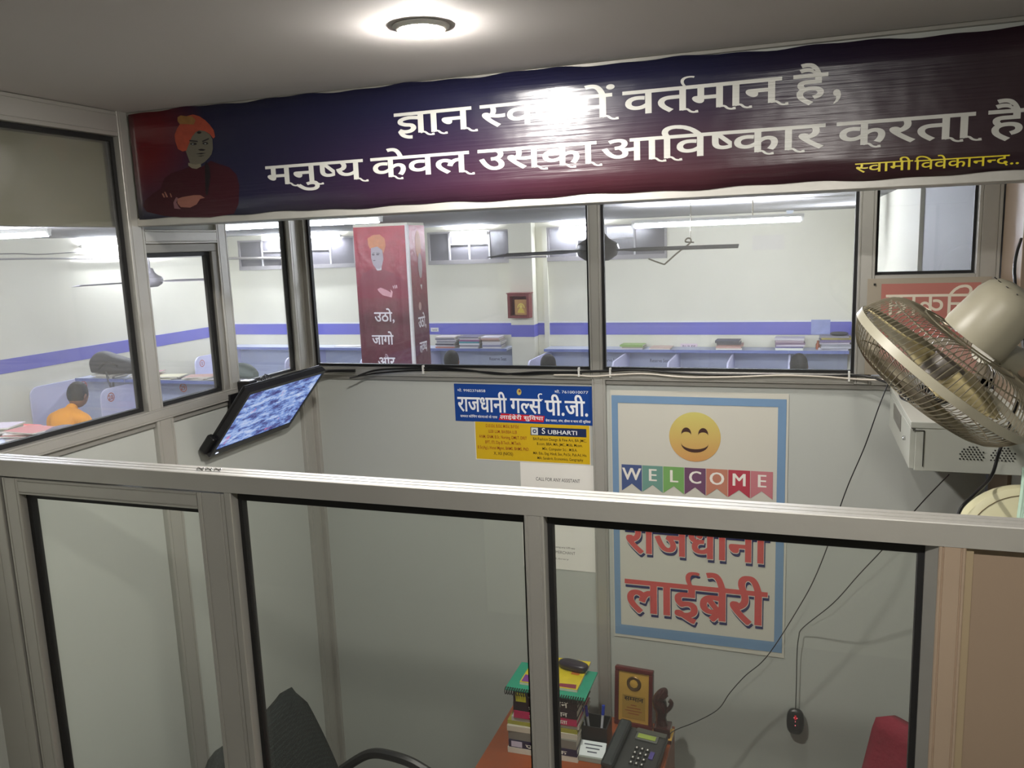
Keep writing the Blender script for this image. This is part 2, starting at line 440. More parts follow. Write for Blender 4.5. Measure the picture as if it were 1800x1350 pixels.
# --- back wall, face y = 2.75
B = mapper('Y', 2.75); wb = S('wall_back', label='aluminium framed back partition of the office')
bar(B, -1.832, -1.769, 0, 2.62, parent=wb, name='post', grooves=False)
bar(B, -.672, -.631, 1.98, 2.62, parent=wb, name='post')
bar(B, -.668, -.620, 0, 1.9795, parent=wb, name='post')
bar(B, .170, .219, 1.98, 2.62, parent=wb, name='post')
bar(B, .490, .552, 1.98, 2.62, parent=wb, name='post')
bar(B, -1.769, -.6725, 1.978, 2.010, parent=wb, name='rail')
bar(B, -.6305, .1695, 1.978, 2.010, parent=wb, name='rail')
bar(B, .2195, .552, 1.978, 2.006, parent=wb, name='rail')
for a, b_ in ((-1.769, -.6725), (-.6305, .1695), (.2195, .4895)):
    bar(B, a, b_, 2.59, 2.62, parent=wb, name='rail')
bar(B, .2195, .4895, 2.286, 2.316, parent=wb, name='rail')
slab(B, -1.786, .552, 2.62, 2.85, .005, .045, 'panel', PANEL, wb)
for a, b_ in ((-1.769, -.669), (-.6195, .552)):
    slab(B, a, b_, .1, 1.966, .016, .03, 'panel', PANEL, wb)
    slab(B, a, b_, 1.9625, 1.9775, .008, .03, 'glazing_bead', ALU_D, wb)
pane(B, 'window_1', -1.769, -.6725, 2.011, 2.59, label='wide glass pane on the left of the back partition')
pane(B, 'window_2', -.6305, .1695, 2.011, 2.59, label='wide glass pane right of the centre post of the back partition')
pane(B, 'window_3', .2195, .4895, 2.3165, 2.59, g=.008, w=.03, label='small glass pane above the red sign')
# --- left wall, face x = -1.786
L = mapper('L', -1.786); wl = S('wall_left', label='aluminium framed left partition of the office')
bar(L, 2.682, 2.7495, 0, 2.62, parent=wl, name='post')
bar(L, 1.897, 1.955, 2.006, 2.85, parent=wl, name='post')
bar(L, 2.270, 2.322, 2.006, 2.60, parent=wl, name='post')
bar(L, 2.3225, 2.6815, 2.575, 2.60, parent=wl, name='rail')
bar(L, .55, 1.897, 2.783, 2.849, parent=wl, name='rail')
bar(L, .55, 2.682, 1.970, 2.0055, parent=wl, name='rail', w0=-.002)
bar(L, 1.9555, 2.2695, 2.488, 2.53, parent=wl, name='rail')
bar(L, 1.923, 1.992, 0, 1.9695, parent=wl, name='post')
for a, b_ in ((.55, 1.9225), (1.9925, 2.6815)):
    slab(L, a, b_, .1, 1.957, .016, .03, 'panel', PANEL, wl)
    slab(L, a, b_, 1.9535, 1.9695, .008, .03, 'glazing_bead', ALU_D, wl)
slab(L, 1.955, 2.27, 2.53, 2.60, .01, .04, 'panel', PANEL, wl)
slab(L, 1.955, 2.75, 2.60, 2.85, .01, .04, 'panel', PANEL, wl)
slab(L, .5, 2.0, 2.54, 2.86, .055, .12, 'soffit_panel', SOFFIT, wl)
pane(L, 'window_4', .55, 1.8965, 2.006, 2.7825, g=.012, label='large glass pane on the left, closest to the camera')
pane(L, 'window_6', 2.3225, 2.6815, 2.006, 2.5745, label='narrow glass pane beside the back left corner post')
sash = S('window_5', label='glass sash between two posts of the left partition')
bar(L, 1.9555, 2.2695, 2.462, 2.4875, w0=.004, w1=.04, parent=sash, name='stile', m=ALU_D)
bar(L, 2.243, 2.2695, 2.006, 2.462, w0=.004, w1=.04, parent=sash, name='stile', m=ALU_D)
mb = MB()
for q in ((1.9555, 1.966, 2.006, 2.462), (2.230, 2.243, 2.006, 2.462), (1.966, 2.230, 2.006, 2.018), (1.966, 2.230, 2.449, 2.462)):
    mb.box(L(q[0], .014, q[2]), L(q[1], .034, q[3]))
mb.build('gasket', GASK, sash)
slab(L, 1.962, 2.236, 2.01, 2.456, .024, .028, 'glass_pane', GLASS, sash)
# --- right wall
Rm = mapper('R', .555); wr = S('wall_office_right', label='right side partition of the office')
bar(Rm, 2.52, 2.7495, 0, 2.85, parent=wr, name='post', m=PANELW, grooves=False)
slab(Rm, 1.38, 2.5195, .1, 1.97, .01, .03, 'panel', PANEL, wr)
bar(Rm, 1.38, 2.5195, 1.97, 2.01, parent=wr, name='rail')
bar(Rm, 1.38, 2.5195, 2.78, 2.85, parent=wr, name='rail')
pane(Rm, 'window_7', 1.38, 2.5195, 2.0105, 2.7795, label='glass pane of the right side partition at the picture edge')
# --- front partition, face y = 1.33
F = mapper('Y', 1.33); wf = S('wall_front', label='aluminium and glass counter partition in the foreground')
mb = MB()
prof = [(1.33, 1.977), (1.33, 2.0125), (1.3315, 2.014)]
for q in (1.3465, 1.3635): prof += [(q-.0016, 2.014), (q-.0008, 2.009), (q+.0008, 2.009), (q+.0016, 2.014)]
prof += [(1.3785, 2.014), (1.38, 2.0125), (1.38, 1.977)]
n_ = len(prof)
A_ = [(-1.86, y, z) for y, z in prof]; B_ = [(.62, y, z) for y, z in prof]
mb.add(A_+B_, [tuple(range(n_)), tuple(range(2*n_-1, n_-1, -1))] + [(i, i+n_, (i+1) % n_+n_, (i+1) % n_) for i in range(n_)])
o = mb.build('top_rail', ALU, wf)
b = bmesh.new(); b.from_mesh(o.data); bmesh.ops.recalc_face_normals(b, faces=b.faces); b.to_mesh(o.data); b.free()
bar(F, -1.86, -1.702, 0, 1.9765, w1=.05, parent=wf, name='post')
bar(F, -1.089, -1.073, 0, 1.9765, w1=.05, parent=wf, name='post', grooves=False)
bar(F, -.451, -.415, 0, 1.9765, w1=.05, parent=wf, name='post')
bead(F, .193, .2089, .9, 1.9765, wf, ALU_D, True)
bar(F, .209, .246, 0, 1.9765, w1=.05, parent=wf, name='post', m=mat('warm_aluminium', (176, 156, 136), .45, .35, noise=.08))
slab(F, .2465, .62, .05, 1.972, .014, .03, 'panel', PANELW, wf)
slab(F, .2465, .257, .05, 1.9765, .007, .03, 'glazing_bead', mat('tan_bead', (150, 134, 108), .5), wf)
bar(F, -1.072, .208, .86, .90, w1=.05, parent=wf, name='rail')
slab(F, -1.072, .208, .05, .86, .014, .03, 'panel', PANEL, wf)
pane(F, 'window_8', -1.0725, -.4515, .905, 1.9765, g=.009, w=.028, m=GLASSF, gt=.012, label='glass pane of the front partition left of the centre post')
pane(F, 'window_9', -.4145, .1925, .905, 1.9765, g=.009, w=.028, m=GLASSF, gt=.012, label='glass pane of the front partition right of the centre post')
door = S('door_1', label='aluminium framed glass door leaf at the left of the front partition')
bar(F, -1.697, -1.650, .02, 1.972, w0=.004, w1=.046, parent=door, name='stile', vertical=True)
bar(F, -1.160, -1.0905, .02, 1.972, w0=.004, w1=.046, parent=door, name='stile', vertical=True)
bar(F, -1.6495, -1.1605, 1.935, 1.972, w0=.004, w1=.046, parent=door, name='top_rail')
bar(F, -1.6495, -1.1605, .80, .90, w0=.004, w1=.046, parent=door, name='middle_rail')
slab(F, -1.6495, -1.1605, .05, .80, .016, .03, 'panel', PANEL, door)
mb = MB()
for q in ((-1.6495, -1.6385, .905, 1.9345), (-1.1695, -1.1605, .905, 1.9345), (-1.6385, -1.1695, .905, .916), (-1.6385, -1.1695, 1.9215, 1.9345)):
    mb.box(F(q[0], .022, q[2]), F(q[1], .04, q[3]))
mb.build('gasket', GASK, door)
slab(F, -1.643, -1.166, .91, 1.93, .030, .034, 'glass_pane', GLASSF, door)
mb = MB()   # wire tie on the top rail
for k in range(3):
    c0 = P(352+k*14, 824+k*1.2, 2, 2.018)
    mb.tube([c0+V((.008*math.cos(t), .004*math.sin(t)+.002*k, .002*math.sin(3*t))) for t in [j*PI/5 for j in range(11)]], .0012, 5)
tag(mb.build('wire_twist', CHROME), 'twist of shiny wire lying on the top rail below the monitor', 'wire')

# ------------------------------------------------------------------ beam with banner
bm_ = S('beam', label='boxed beam that carries the long banner'); bm_.name = 'trim_4'
MB().box((-1.7855, 1.94, 2.54), (.62, 2.10, 2.8495)).build('beam_box', PANEL, bm_)
bar(mapper('Y', 1.932), -1.7855, .62, 2.5375, 2.560, w1=.03, parent=bm_, name='edge_strip', grooves=False, m=ALU)
bar(mapper('Y', 1.932), -1.7855, .62, 2.840, 2.8495, w1=.02, parent=bm_, name='edge_strip', grooves=False, m=ALU_D)
def banner_mat():
    m, n, b = nt('banner_vinyl'); tc = n.nodes.new('ShaderNodeTexCoord'); sp = n.nodes.new('ShaderNodeSeparateXYZ')
    n.links.new(tc.outputs['Object'], sp.inputs[0])
    def mr(sock, a, c):
        q = n.nodes.new('ShaderNodeMapRange'); q.inputs[1].default_value = a; q.inputs[2].default_value = c; n.links.new(sock, q.inputs[0]); return q.outputs[0]
    def mix(f, a, c):
        q = n.nodes.new('ShaderNodeMix'); q.data_type = 'RGBA'
        n.links.new(f, q.inputs[0])
        for i, s_ in ((6, a), (7, c)):
            if isinstance(s_, tuple): q.inputs[i].default_value = (*lin(s_), 1)
            else: n.links.new(s_, q.inputs[i])
        return q.outputs[2]
    # local origin at (-1.786, 1.93, 2.7)
    fz = mr(sp.outputs[2], .09, -.12); fx = mr(sp.outputs[0], .35, 1.35)
    ad = n.nodes.new('ShaderNodeMath'); ad.operation = 'MULTIPLY'; n.links.new(fz, ad.inputs[0]); n.links.new(fx, ad.inputs[1])
    base = mix(ad.outputs[0], (24, 24, 50), (62, 30, 38))
    fr = mr(sp.outputs[0], 1.6, 2.2)
    base = mix(fr, base, (38, 18, 28))
    # red corner at the left
    vx = n.nodes.new('ShaderNodeVectorMath'); vx.operation = 'DISTANCE'; vx.inputs[1].default_value = (0.02, 0, .11); n.links.new(tc.outputs['Object'], vx.inputs[0])
    fc = mr(vx.outputs['Value'], .10, .24)
    base = mix(fc, (92, 14, 24), base)
    n.links.new(base, b.inputs['Base Color'])
    b.inputs['Roughness'].default_value = .28; b.inputs['Specular IOR Level'].default_value = .6
    streak(n, b, tc)
    return m
def streak(n, b, tc):
    mp = n.nodes.new('ShaderNodeMapping'); mp.inputs['Scale'].default_value = (3, 1, 95); n.links.new(tc.outputs['Object'], mp.inputs[0])
    nz = n.nodes.new('ShaderNodeTexNoise'); nz.inputs['Scale'].default_value = 1.6; nz.inputs['Detail'].default_value = 3; n.links.new(mp.outputs[0], nz.inputs['Vector'])
    bp = n.nodes.new('ShaderNodeBump'); bp.inputs['Strength'].default_value = .8; bp.inputs['Distance'].default_value = .0009; n.links.new(nz.outputs[0], bp.inputs['Height'])
    n2 = n.nodes.new('ShaderNodeTexNoise'); n2.inputs['Scale'].default_value = 9; n.links.new(tc.outputs['Object'], n2.inputs['Vector'])
    b2 = n.nodes.new('ShaderNodeBump'); b2.inputs['Strength'].default_value = .25; b2.inputs['Distance'].default_value = .012; n.links.new(n2.outputs[0], b2.inputs['Height'])
    n.links.new(bp.outputs[0], b2.inputs['Normal']); n.links.new(b2.outputs[0], b.inputs['Normal'])
def vinyl(name, c):
    m, n, b = nt(name); b.inputs['Base Color'].default_value = (*lin(c), 1); b.inputs['Roughness'].default_value = .3
    tc = n.nodes.new('ShaderNodeTexCoord'); streak(n, b, tc); return m
ban = T('banner', 'long dark maroon and navy banner with white slogan and a man in an orange turban', 'banner', (-1.786, 1.93, 2.70))
NB = 120; mb = MB(); rows = []
for i in range(NB+1):
    u = -1.776 + i*(.60+1.776)/NB
    top = 2.846 - .022*max(0, (u+.6)/1.2) + .0022*math.sin(u*19)+.0016*math.sin(u*47+1)
    bot = 2.556 + .002*math.sin(u*15+2)+.0015*math.sin(u*37)
    rows.append((u, top, bot))
for j in range(7):
    for (u, t, q) in rows:
        f_ = j/6; wv = .0025*math.sin(u*11+f_*2)*(1 if f_ in (0,) else .2)
        mb.v.append((u, 1.9300, q+(t-q)*f_))
for j in range(6):
    for i in range(NB):
        a = j*(NB+1)+i; mb.f.append((a, a+1, a+NB+2, a+NB+1)); mb.mi.append(0)
o = mb.build('banner_sheet', banner_mat(), ban, smooth=True)
md = o.modifiers.new('thick', 'SOLIDIFY'); md.thickness = .001; md.offset = 0
BF = ((0, 1.9293, 0), (1, 0, 0), (0, 0, 1), (0, -1, 0))
WV = vinyl('white_vinyl_print', (184, 184, 178)); YV = vinyl('yellow_vinyl_print', (214, 196, 40))
H1, B1, H2, B2 = 2.7760, 2.7285, 2.6735, 2.628
for s_, a, b_, h, bs in (('ज्ञान', -.955, -.754, H1, B1), ('स्वयं', -.727, -.52, H1, B1), ('में', -.496, -.411, H1, B1), ('वर्तमान', -.382, -.045, H1, B1), ('है', -.017, .047, H1, B1),
                    ('मनुष्य', -1.341, -1.055, H2, B2), ('केवल', -1.028, -.765, H2, B2), ('उसका', -.737, -.449, H2, B2), ('आविष्कार', -.435, .044, H2, B2), ('करता', .071, .325, H2, B2), ('है', .352, .416, H2, B2)):
    em = (h-bs)/.60
    lettering('lettering', s_, BF, a, bs, WV, ban, width=b_-a, em=em, off=.014, swash=True)
lettering('lettering', ',', BF, .055, B1, WV, ban, em=.12)
lettering('lettering', 'स्वामी', BF, .108, 2.571, YV, ban, width=.109, em=.030, off=.006)
lettering('lettering', 'विवेकानन्द..', BF, .221, 2.570, YV, ban, width=.19, em=.030, off=.006)
def pxp(name, pts, m, par, eps, sc=6.135, ox=240, oy=180, ax=1, v=1.9293):
    q = [P(ox+a/sc, oy+b_/sc, ax, v) for a, b_ in pts]
    return MB().add([p+V((0, -eps, 0)) for p in q], [tuple(range(len(q)))[::-1]]).build(name, m, par)
PT = {'robe': [(560,640),(560,700),(480,730),(380,760),(300,820),(260,930),(180,980),(90,1060),(70,1120),(110,1180),(300,1225),(480,1240),(800,1240),(1050,1200),(1100,1100),(1110,900),(1080,780),(1000,700),(880,660),(800,630),(700,700),(620,715)],
 'face': [(600,370),(640,320),(690,300),(740,310),(790,345),(820,400),(825,500),(810,560),(780,600),(740,640),(700,665),(690,690),(580,690),(575,640),(545,560),(530,520),(570,440)],
 'turban': [(445,160),(480,140),(540,150),(610,130),(680,150),(740,190),(790,240),(835,300),(850,370),(830,390),(790,340),(740,310),(680,300),(640,320),(600,370),(570,440),(540,520),(500,530),(450,505),(420,420),(412,350),(440,280),(470,235),(445,200)],
 'collar': [(560,650),(600,665),(640,672),(690,660),(700,690),(650,718),(600,710),(560,680)],
 'hand': [(440,1040),(500,1020),(620,1000),(690,1000),(740,1030),(690,1040),(650,1100),(580,1135),(480,1130),(445,1090)],
 'cuff': [(430,1020),(450,1030),(432,1080),(460,1130),(480,1150),(410,1145),(400,1080)]}
pr = MB().box((-1.7, 1.9268, 2.6), (-1.699, 1.9269, 2.601)).build('portrait_print', vinyl('portrait_robe', (70, 14, 30)), ban)
pxp('robe', PT['robe'], vinyl('print_robe', (52, 13, 25)), ban, .0003)
pxp('face', PT['face'], vinyl('print_face', (92, 88, 77)), ban, .0006)
pxp('turban', PT['turban'], mat('print_turban', (146, 62, 44), .35, noise=.35, nscale=45), ban, .0009)
pxp('turban_knot', [(445,160),(480,140),(540,150),(600,150),(640,190),(620,240),(540,235),(470,235),(445,200)], mat('print_turban_knot', (128, 92, 50), .35, noise=.3, nscale=60), ban, .0011)
pxp('collar', PT['collar'], vinyl('print_collar', (112, 106, 90)), ban, .0009)
pxp('hand', PT['hand'], vinyl('print_hand', (132, 86, 75)), ban, .0009)
pxp('cuff', PT['cuff'], vinyl('print_cuff', (112, 78, 84)), ban, .0011)
for f_ in ([(275,985),(290,980),(312,1025),(295,1025)], [(300,965),(315,965),(342,1020),(325,1025)], [(360,980),(370,980),(386,1020),(375,1025)]):
    pxp('finger', f_, MT.setdefault('fg', vinyl('print_finger', (134, 90, 78))), ban, .0009)
DKP = vinyl('print_dark', (22, 18, 24))
for f_ in (ellpts((618, 448), (36, 14), 14), ellpts((745, 442), (32, 14), 14), [(570,405),(660,415),(665,428),(575,420)], [(710,415),(780,385),(785,398),(715,430)],
           [(665,510),(700,500),(750,510),(725,522),(690,522)], [(640,556),(700,545),(758,545),(700,560)], [(655,578),(700,574),(740,572),(700,584)], ellpts((678, 325), (24, 14), 12),
           [(740,660),(760,640),(790,700),(800,800),(770,1000),(750,1000),(742,800)]):
    pxp('facial_feature', f_, DKP, ban, .0012)
for f_ in (ellpts((610, 450), (11, 6), 8), ellpts((745, 445), (11, 6), 8)):
    pxp('facial_feature', f_, MT.setdefault('ey', vinyl('print_eye_white', (130, 138, 136))), ban, .0014)
bpy.data.objects.remove(pr)

# ================================================================== POSTERS ON THE BACK PANEL (face y = 2.766)
QF = lambda e=0: ((0, 2.765-e, 0), (1, 0, 0), (0, 0, 1), (0, -1, 0))
def sheet(name, label, cat, u0, u1, v0, v1, m, y=2.765, th=.0008, wav=0.):
    t = T(name, label, cat, ((u0+u1)/2, y, v0))
    MB().box((u0, y-th, v0), (u1, y, v1)).build('sheet', m, t); return t
# blue bill: it hides the yellow one's upper edge
bp_ = sheet('blue_poster', 'blue paper bill with big white Hindi lettering and phone numbers', 'poster', -1.190, -.6690, 1.8125, 1.952, flat((20, 62, 136), .4))
fr = ((0, 2.7642, 0), (1, 0, 0), (0, 0, 1), (0, -1, 0))
WT = flat((226, 228, 232)); RD = flat((196, 30, 44), .4); NV = flat((28, 32, 84), .4)
lettering('lettering', 'राजधानी', fr, -1.178, 1.850, WT, bp_, width=.19, em=.083, off=.012, smear=(-.008, .008))
lettering('lettering', 'गर्ल्स', fr, -.972, 1.850, WT, bp_, width=.115, em=.083, off=.012, smear=(-.008, .008))
lettering('lettering', 'पी.जी.', fr, -.842, 1.846, WT, bp_, width=.158, em=.083, off=.012, smear=(-.008, .008))
lettering('lettering', 'मो. 9982376858', fr, -1.177, 1.923, WT, bp_, width=.11, em=.0135)
lettering('lettering', 'मो. 7610010077', fr, -.806, 1.926, WT, bp_, width=.122, em=.0135)
lettering('lettering', 'समस्त कोचिंग संस्थाओं के पास', fr, -1.170, 1.827, WT, bp_, width=.145, em=.0125, off=.01)
lettering('lettering', 'ब्रेक फास्ट, लंच, डीनर व चाय की सुविधा', fr, -.842, 1.822, WT, bp_, width=.164, em=.0115, off=.01)
poly('red_label', fr, [(-1.02, 1.822), (-.85, 1.819), (-.845, 1.842), (-1.01, 1.846)], RD, bp_, .0003)
lettering('lettering', 'लाईब्रेरी सुविधा', fr, -1.014, 1.826, WT, bp_, width=.163, em=.020, off=.012, eps=.001)
poly('emblem', fr, ellpts((-.938, 1.927), (.009, .012), 10), flat((190, 170, 90)), bp_, .0006)
poly('emblem', fr, ellpts((-.936, 1.930), (.004, .005), 8), flat((120, 60, 60)), bp_, .0009)
# yellow bill
yp = sheet('yellow_poster', 'yellow paper bill listing study courses under the blue bill', 'poster', -1.113, -.683, 1.672, 1.812, flat((200, 166, 30), .4))
MB().box((-1.116, 2.7645, 1.669), (-.680, 2.765, 1.8125)).build('border', flat((214, 208, 190)), yp)
BK = flat((52, 40, 20)); RB = flat((150, 70, 34))
for k, s_ in enumerate(('D.El.Ed, B.Ed, M.Ed, B.P.Ed.', 'LLB/ LLM, BA/BBA LLB', 'ANM, GNM, B.Sc. Nursing, DMLT, DRIT', 'BPT, ITI, Dip.B.Tech., M.Tech.', 'B.Sc(Ag.), Hotel Mgmt, BAMS, BHMS, PhD.', 'X, XII (NIOS)')):
    w_ = (.13, .11, .185, .14, .20, .075)[k]
    lettering('lettering', s_, fr, -1.007-w_/2, 1.793-k*.0205, BK if k == 5 else RB, yp, width=w_, em=.0165, off=.006)
poly('logo_bar', fr, [(-.900, 1.770), (-.694, 1.770), (-.694, 1.800), (-.900, 1.800)], flat((26, 40, 78)), yp, .0004)
poly('logo_tile', fr, [(-.897, 1.772), (-.872, 1.772), (-.872, 1.798), (-.897, 1.798)], flat((200, 204, 200)), yp, .0007)
poly('logo_mark', fr, ellpts((-.8845, 1.785), (.008, .008), 6), flat((60, 66, 96)), yp, .0010)
poly('logo_mark', fr, ellpts((-.8845, 1.785), (.0035, .0035), 6), flat((216, 216, 216)), yp, .0013)
lettering('lettering', 'S', fr, -.858, 1.777, WT, yp, em=.030, off=.012, eps=.001)
lettering('lettering', 'UBHARTI', fr, -.836, 1.777, WT, yp, width=.110, em=.021, off=.012, eps=.001)
for k, s_ in enumerate(('BA/Fashion Design & Fine Art, BA JMC,', 'B.com, BBA, MA, JMC, M.lib, Mcom.', 'MSc. Computer Sci. : M.B.A.', 'MA: Edu, Eng, Hindi, Soc, Pol.Sc, Pub.Ad, His.', 'MA: Sanskrit, Economics, Geography')):
    w_ = (.198, .17, .13, .20, .17)[k]
    lettering('lettering', s_, fr, -.793-w_/2, 1.752-k*.0175, BK, yp, width=w_, em=.0145, off=.004)
# white notice (the square code on it is left out)
np_ = sheet('paper_notice', 'white paper notice with small black print beside the centre post', 'notice', -.944, -.671, 1.270, 1.668, PAPER)
lettering('lettering', 'CALL FOR ANY ASSISTANT', fr, -.886, 1.602, flat((60, 60, 62)), np_, width=.165, em=.0185)
for k, (w_, e_) in enumerate(((.135, .009), (.075, .016), (.05, .008))):
    lettering('lettering', ('Scan and pay using any UPI app', 'MERCHANT', 'Library')[k], fr, -.88+.06*(k > 0), 1.352-k*.022, flat((110, 104, 104)), np_, width=w_, em=e_)
# welcome poster
wp = T('welcome_poster', 'tall white poster with blue border, smiling yellow face, WELCOME flags and red Hindi words', 'poster', (-.31, 2.765, 1.03))
mb = MB(); N1, N2 = 16, 22
for j in range(N2+1):
    for i in range(N1+1):
        u = -.606+.585*i/N1; v = 1.030+.912*j/N2
        if j == 0: v += .006-.008*i/N1
        mb.v.append((u, 2.7632-.0008*abs(math.sin(u*30+v*7)), v))
for j in range(N2):
    for i in range(N1):
        a = j*(N1+1)+i; mb.f.append((a, a+1, a+N1+2, a+N1+1)); mb.mi.append(0)
o = mb.build('sheet', mat('poster_vinyl', (192, 190, 180), .4, bump=.12, bscale=7), wp, smooth=True)
fw_ = ((0, 2.7618, 0), (1, 0, 0), (0, 0, 1), (0, -1, 0))
BB = mat('poster_blue', (110, 140, 172), .45, noise=.08, nscale=9)
for q in ((-.602, -.028, 1.898, 1.924), (-.602, -.028, 1.046, 1.084), (-.602, -.580, 1.084, 1.898), (-.054, -.028, 1.084, 1.898)):
    poly('blue_border', fw_, [(q[0], q[2]), (q[1], q[2]), (q[1], q[3]), (q[0], q[3])], BB, wp, .0003)
def smile_mat():
    m, n, b = nt('smiley_yellow'); tc = n.nodes.new('ShaderNodeTexCoord'); sp = n.nodes.new('ShaderNodeSeparateXYZ'); n.links.new(tc.outputs['Generated'], sp.inputs[0])
    r = n.nodes.new('ShaderNodeValToRGB'); r.color_ramp.elements[0].color = (*lin((190, 140, 86)), 1); r.color_ramp.elements[1].color = (*lin((192, 184, 104)), 1)
    n.links.new(sp.outputs[2], r.inputs[0]); n.links.new(r.outputs[0], b.inputs['Base Color']); b.inputs['Roughness'].default_value = .45; return m
SX, SY, SR = -.3195, 1.7875, .0855
poly('smiley_face', fw_, ellpts((SX, SY), (SR, SR), 40), smile_mat(), wp, .0003)
BR = flat((66, 44, 40))
for sx in (-.028, .028):
    e = ellpts((SX+sx, SY+.009), (.0165, .026), 10, 0, PI) + ellpts((SX+sx, SY+.009), (.0165, .026), 10, PI, PI)
    e = [(SX+sx+.0165*math.cos(PI*k/12), SY+.010+.022*math.sin(PI*k/12)) for k in range(13)] + [(SX+sx-.0165*math.cos(PI*k/12)*.98, SY+.006+.011*math.sin(PI*k/12)) for k in range(13)]
    poly('smiley_eye', fw_, e, BR, wp, .0006)
poly('smiley_mouth', fw_, [(SX-.045*math.cos(PI*k/14), SY-.022-.020*math.sin(PI*k/14)) for k in range(15)] + [(SX+.045*math.cos(PI*k/14), SY-.024-.030*math.sin(PI*k/14)) for k in range(15)], BR, wp, .0006)
for k, (c, ch) in enumerate(zip(((70, 84, 126), (104, 142, 132), (112, 156, 92), (104, 72, 98), (176, 118, 98), (166, 62, 76), (180, 114, 120)), 'WELCOME')):
    u0 = -.570+k*.0722; u1 = u0+.0705
    poly('pennant', fw_, [(u0, 1.680), (u0, 1.585), ((u0+u1)/2, 1.612), (u1, 1.585), (u1, 1.680)][::-1], flat(c), wp, .0003)
    parts, adv = shape_text(ch, .03)
    lettering('lettering', ch, fw_, (u0+u1)/2-adv*.062/2, 1.626, flat((218, 214, 206)), wp, em=.062, off=0, smear=(-.022, 0, .022), eps=.0007)
for s_, u, w_, v, em in (('राजधानी', -.560, .478, 1.362, .158), ('लाईब्रेरी', -.560, .476, 1.140, .190)):
    lettering('lettering_shadow', s_, fw_, u, v, NV, wp, width=w_, em=em, off=.016, smear=(-.016, 0, .016), eps=.0006, du=.004, dv=-.012)
    lettering('lettering_outline', s_, fw_, u, v, flat((200, 196, 188)), wp, width=w_, em=em, off=.018, smear=(-.018, 0, .018), eps=.0014, dv=-.002)
    lettering('lettering', s_, fw_, u, v, flat((186, 74, 72)), wp, width=w_, em=em, off=.010, smear=(-.016, 0, .016), eps=.0022)
# red exit sign seen from behind, on the frosted panel under the small window
rs = T('exit_sign', 'faded red sign with mirrored white Hindi letters behind the wall fan', 'sign', (.365, 2.748, 2.01))
MB().box((.199, 2.744, 2.012), (.532, 2.7485, 2.306)).build('board', mat('sign_board', (168, 158, 142), .4), rs)
RSM = mat('sign_red', (184, 116, 106), .4, noise=.06, nscale=8)
fs_ = ((0, 2.7436, 0), (1, 0, 0), (0, 0, 1), (0, -1, 0))
poly('red_field', fs_, [(.238, 2.128), (.505, 2.128), (.505, 2.290), (.238, 2.290)], RSM, rs, .0003)
poly('red_field', fs_, [(.238, 2.022), (.505, 2.022), (.505, 2.105), (.238, 2.105)], mat('sign_pink', (190, 148, 136), .4), rs, .0003)
fm = ((0, 2.7436, 0), (-1, 0, 0), (0, 0, 1), (0, -1, 0))
lettering('lettering', 'निकास', fm, -.488, 2.196, flat((232, 222, 204)), rs, width=.235, em=.098, off=.004, eps=.0008)
MB().box((.216, 2.741, 2.286), (.222, 2.744, 2.292)).build('screw', BLACK, rs)

# ================================================================== CABLES ON THE RAIL
def cable(name, label, pts, r, m, cat='cable', n=6, clip=None):
    return tag(MB().tube(smooth_path(pts, n), r, 8).build(name, m, None, smooth=True), label, cat)
yk = 2.744
cable('cable', 'black cable looping along the top of the back rail below the windows', [(-1.55, 2.70, 1.985), (-1.50, 2.738, 2.000), (-1.40, yk, 2.008), (-1.25, yk, 2.012), (-1.13, yk, 2.006), (-1.0, yk, 1.994), (-.85, yk, 2.003), (-.72, yk, 2.006), (-.60, yk, 2.012), (-.50, yk, 2.016), (-.38, yk, 2.008), (-.25, yk, 2.004), (-.1, yk, 2.006), (.1, yk, 2.006), (.2, 2.74, 2.008), (.26, 2.70, 1.995)], .0036, BLACK)
cable('cable', 'second black cable, hanging a little lower along the left half of the back rail', [(-1.58, 2.69, 1.978), (-1.50, 2.735, 1.989), (-1.36, yk, 2.0), (-1.2, yk, 2.004), (-1.05, yk, 2.0), (-.92, yk, 1.993), (-.8, yk, 2.0), (-.70, yk, 1.998)], .003, BLACK)
cable('cable', 'white cable running along the right half of the back rail', [(-.80, 2.742, 1.994), (-.72, 2.74, 1.995), (-.66, 2.738, 1.992), (-.58, 2.738, 1.999), (-.48, 2.738, 2.004), (-.35, 2.738, 1.995), (-.2, 2.738, 1.998), (-.05, 2.738, 2.006), (.08, 2.738, 2.004), (.17, 2.738, 1.998), (.24, 2.72, 2.0), (.30, 2.69, 2.01)], .003, mat('white_cable', (206, 198, 186), .45))
for k, x in enumerate((-1.30, -.71, -.60, .155)):
    c = MB().box((x-.003, 2.736, 1.99), (x+.003, 2.749, 2.022)).build('cable_clip', WHITE, None, bevel=.001)
    tag(c, ('white plastic clip holding the cables on the left part of the back rail', 'white plastic clip just left of the centre post', 'white plastic clip just right of the centre post', 'white plastic clip near the right post of the back rail')[k], 'clip', 'cable clips on the back rail')

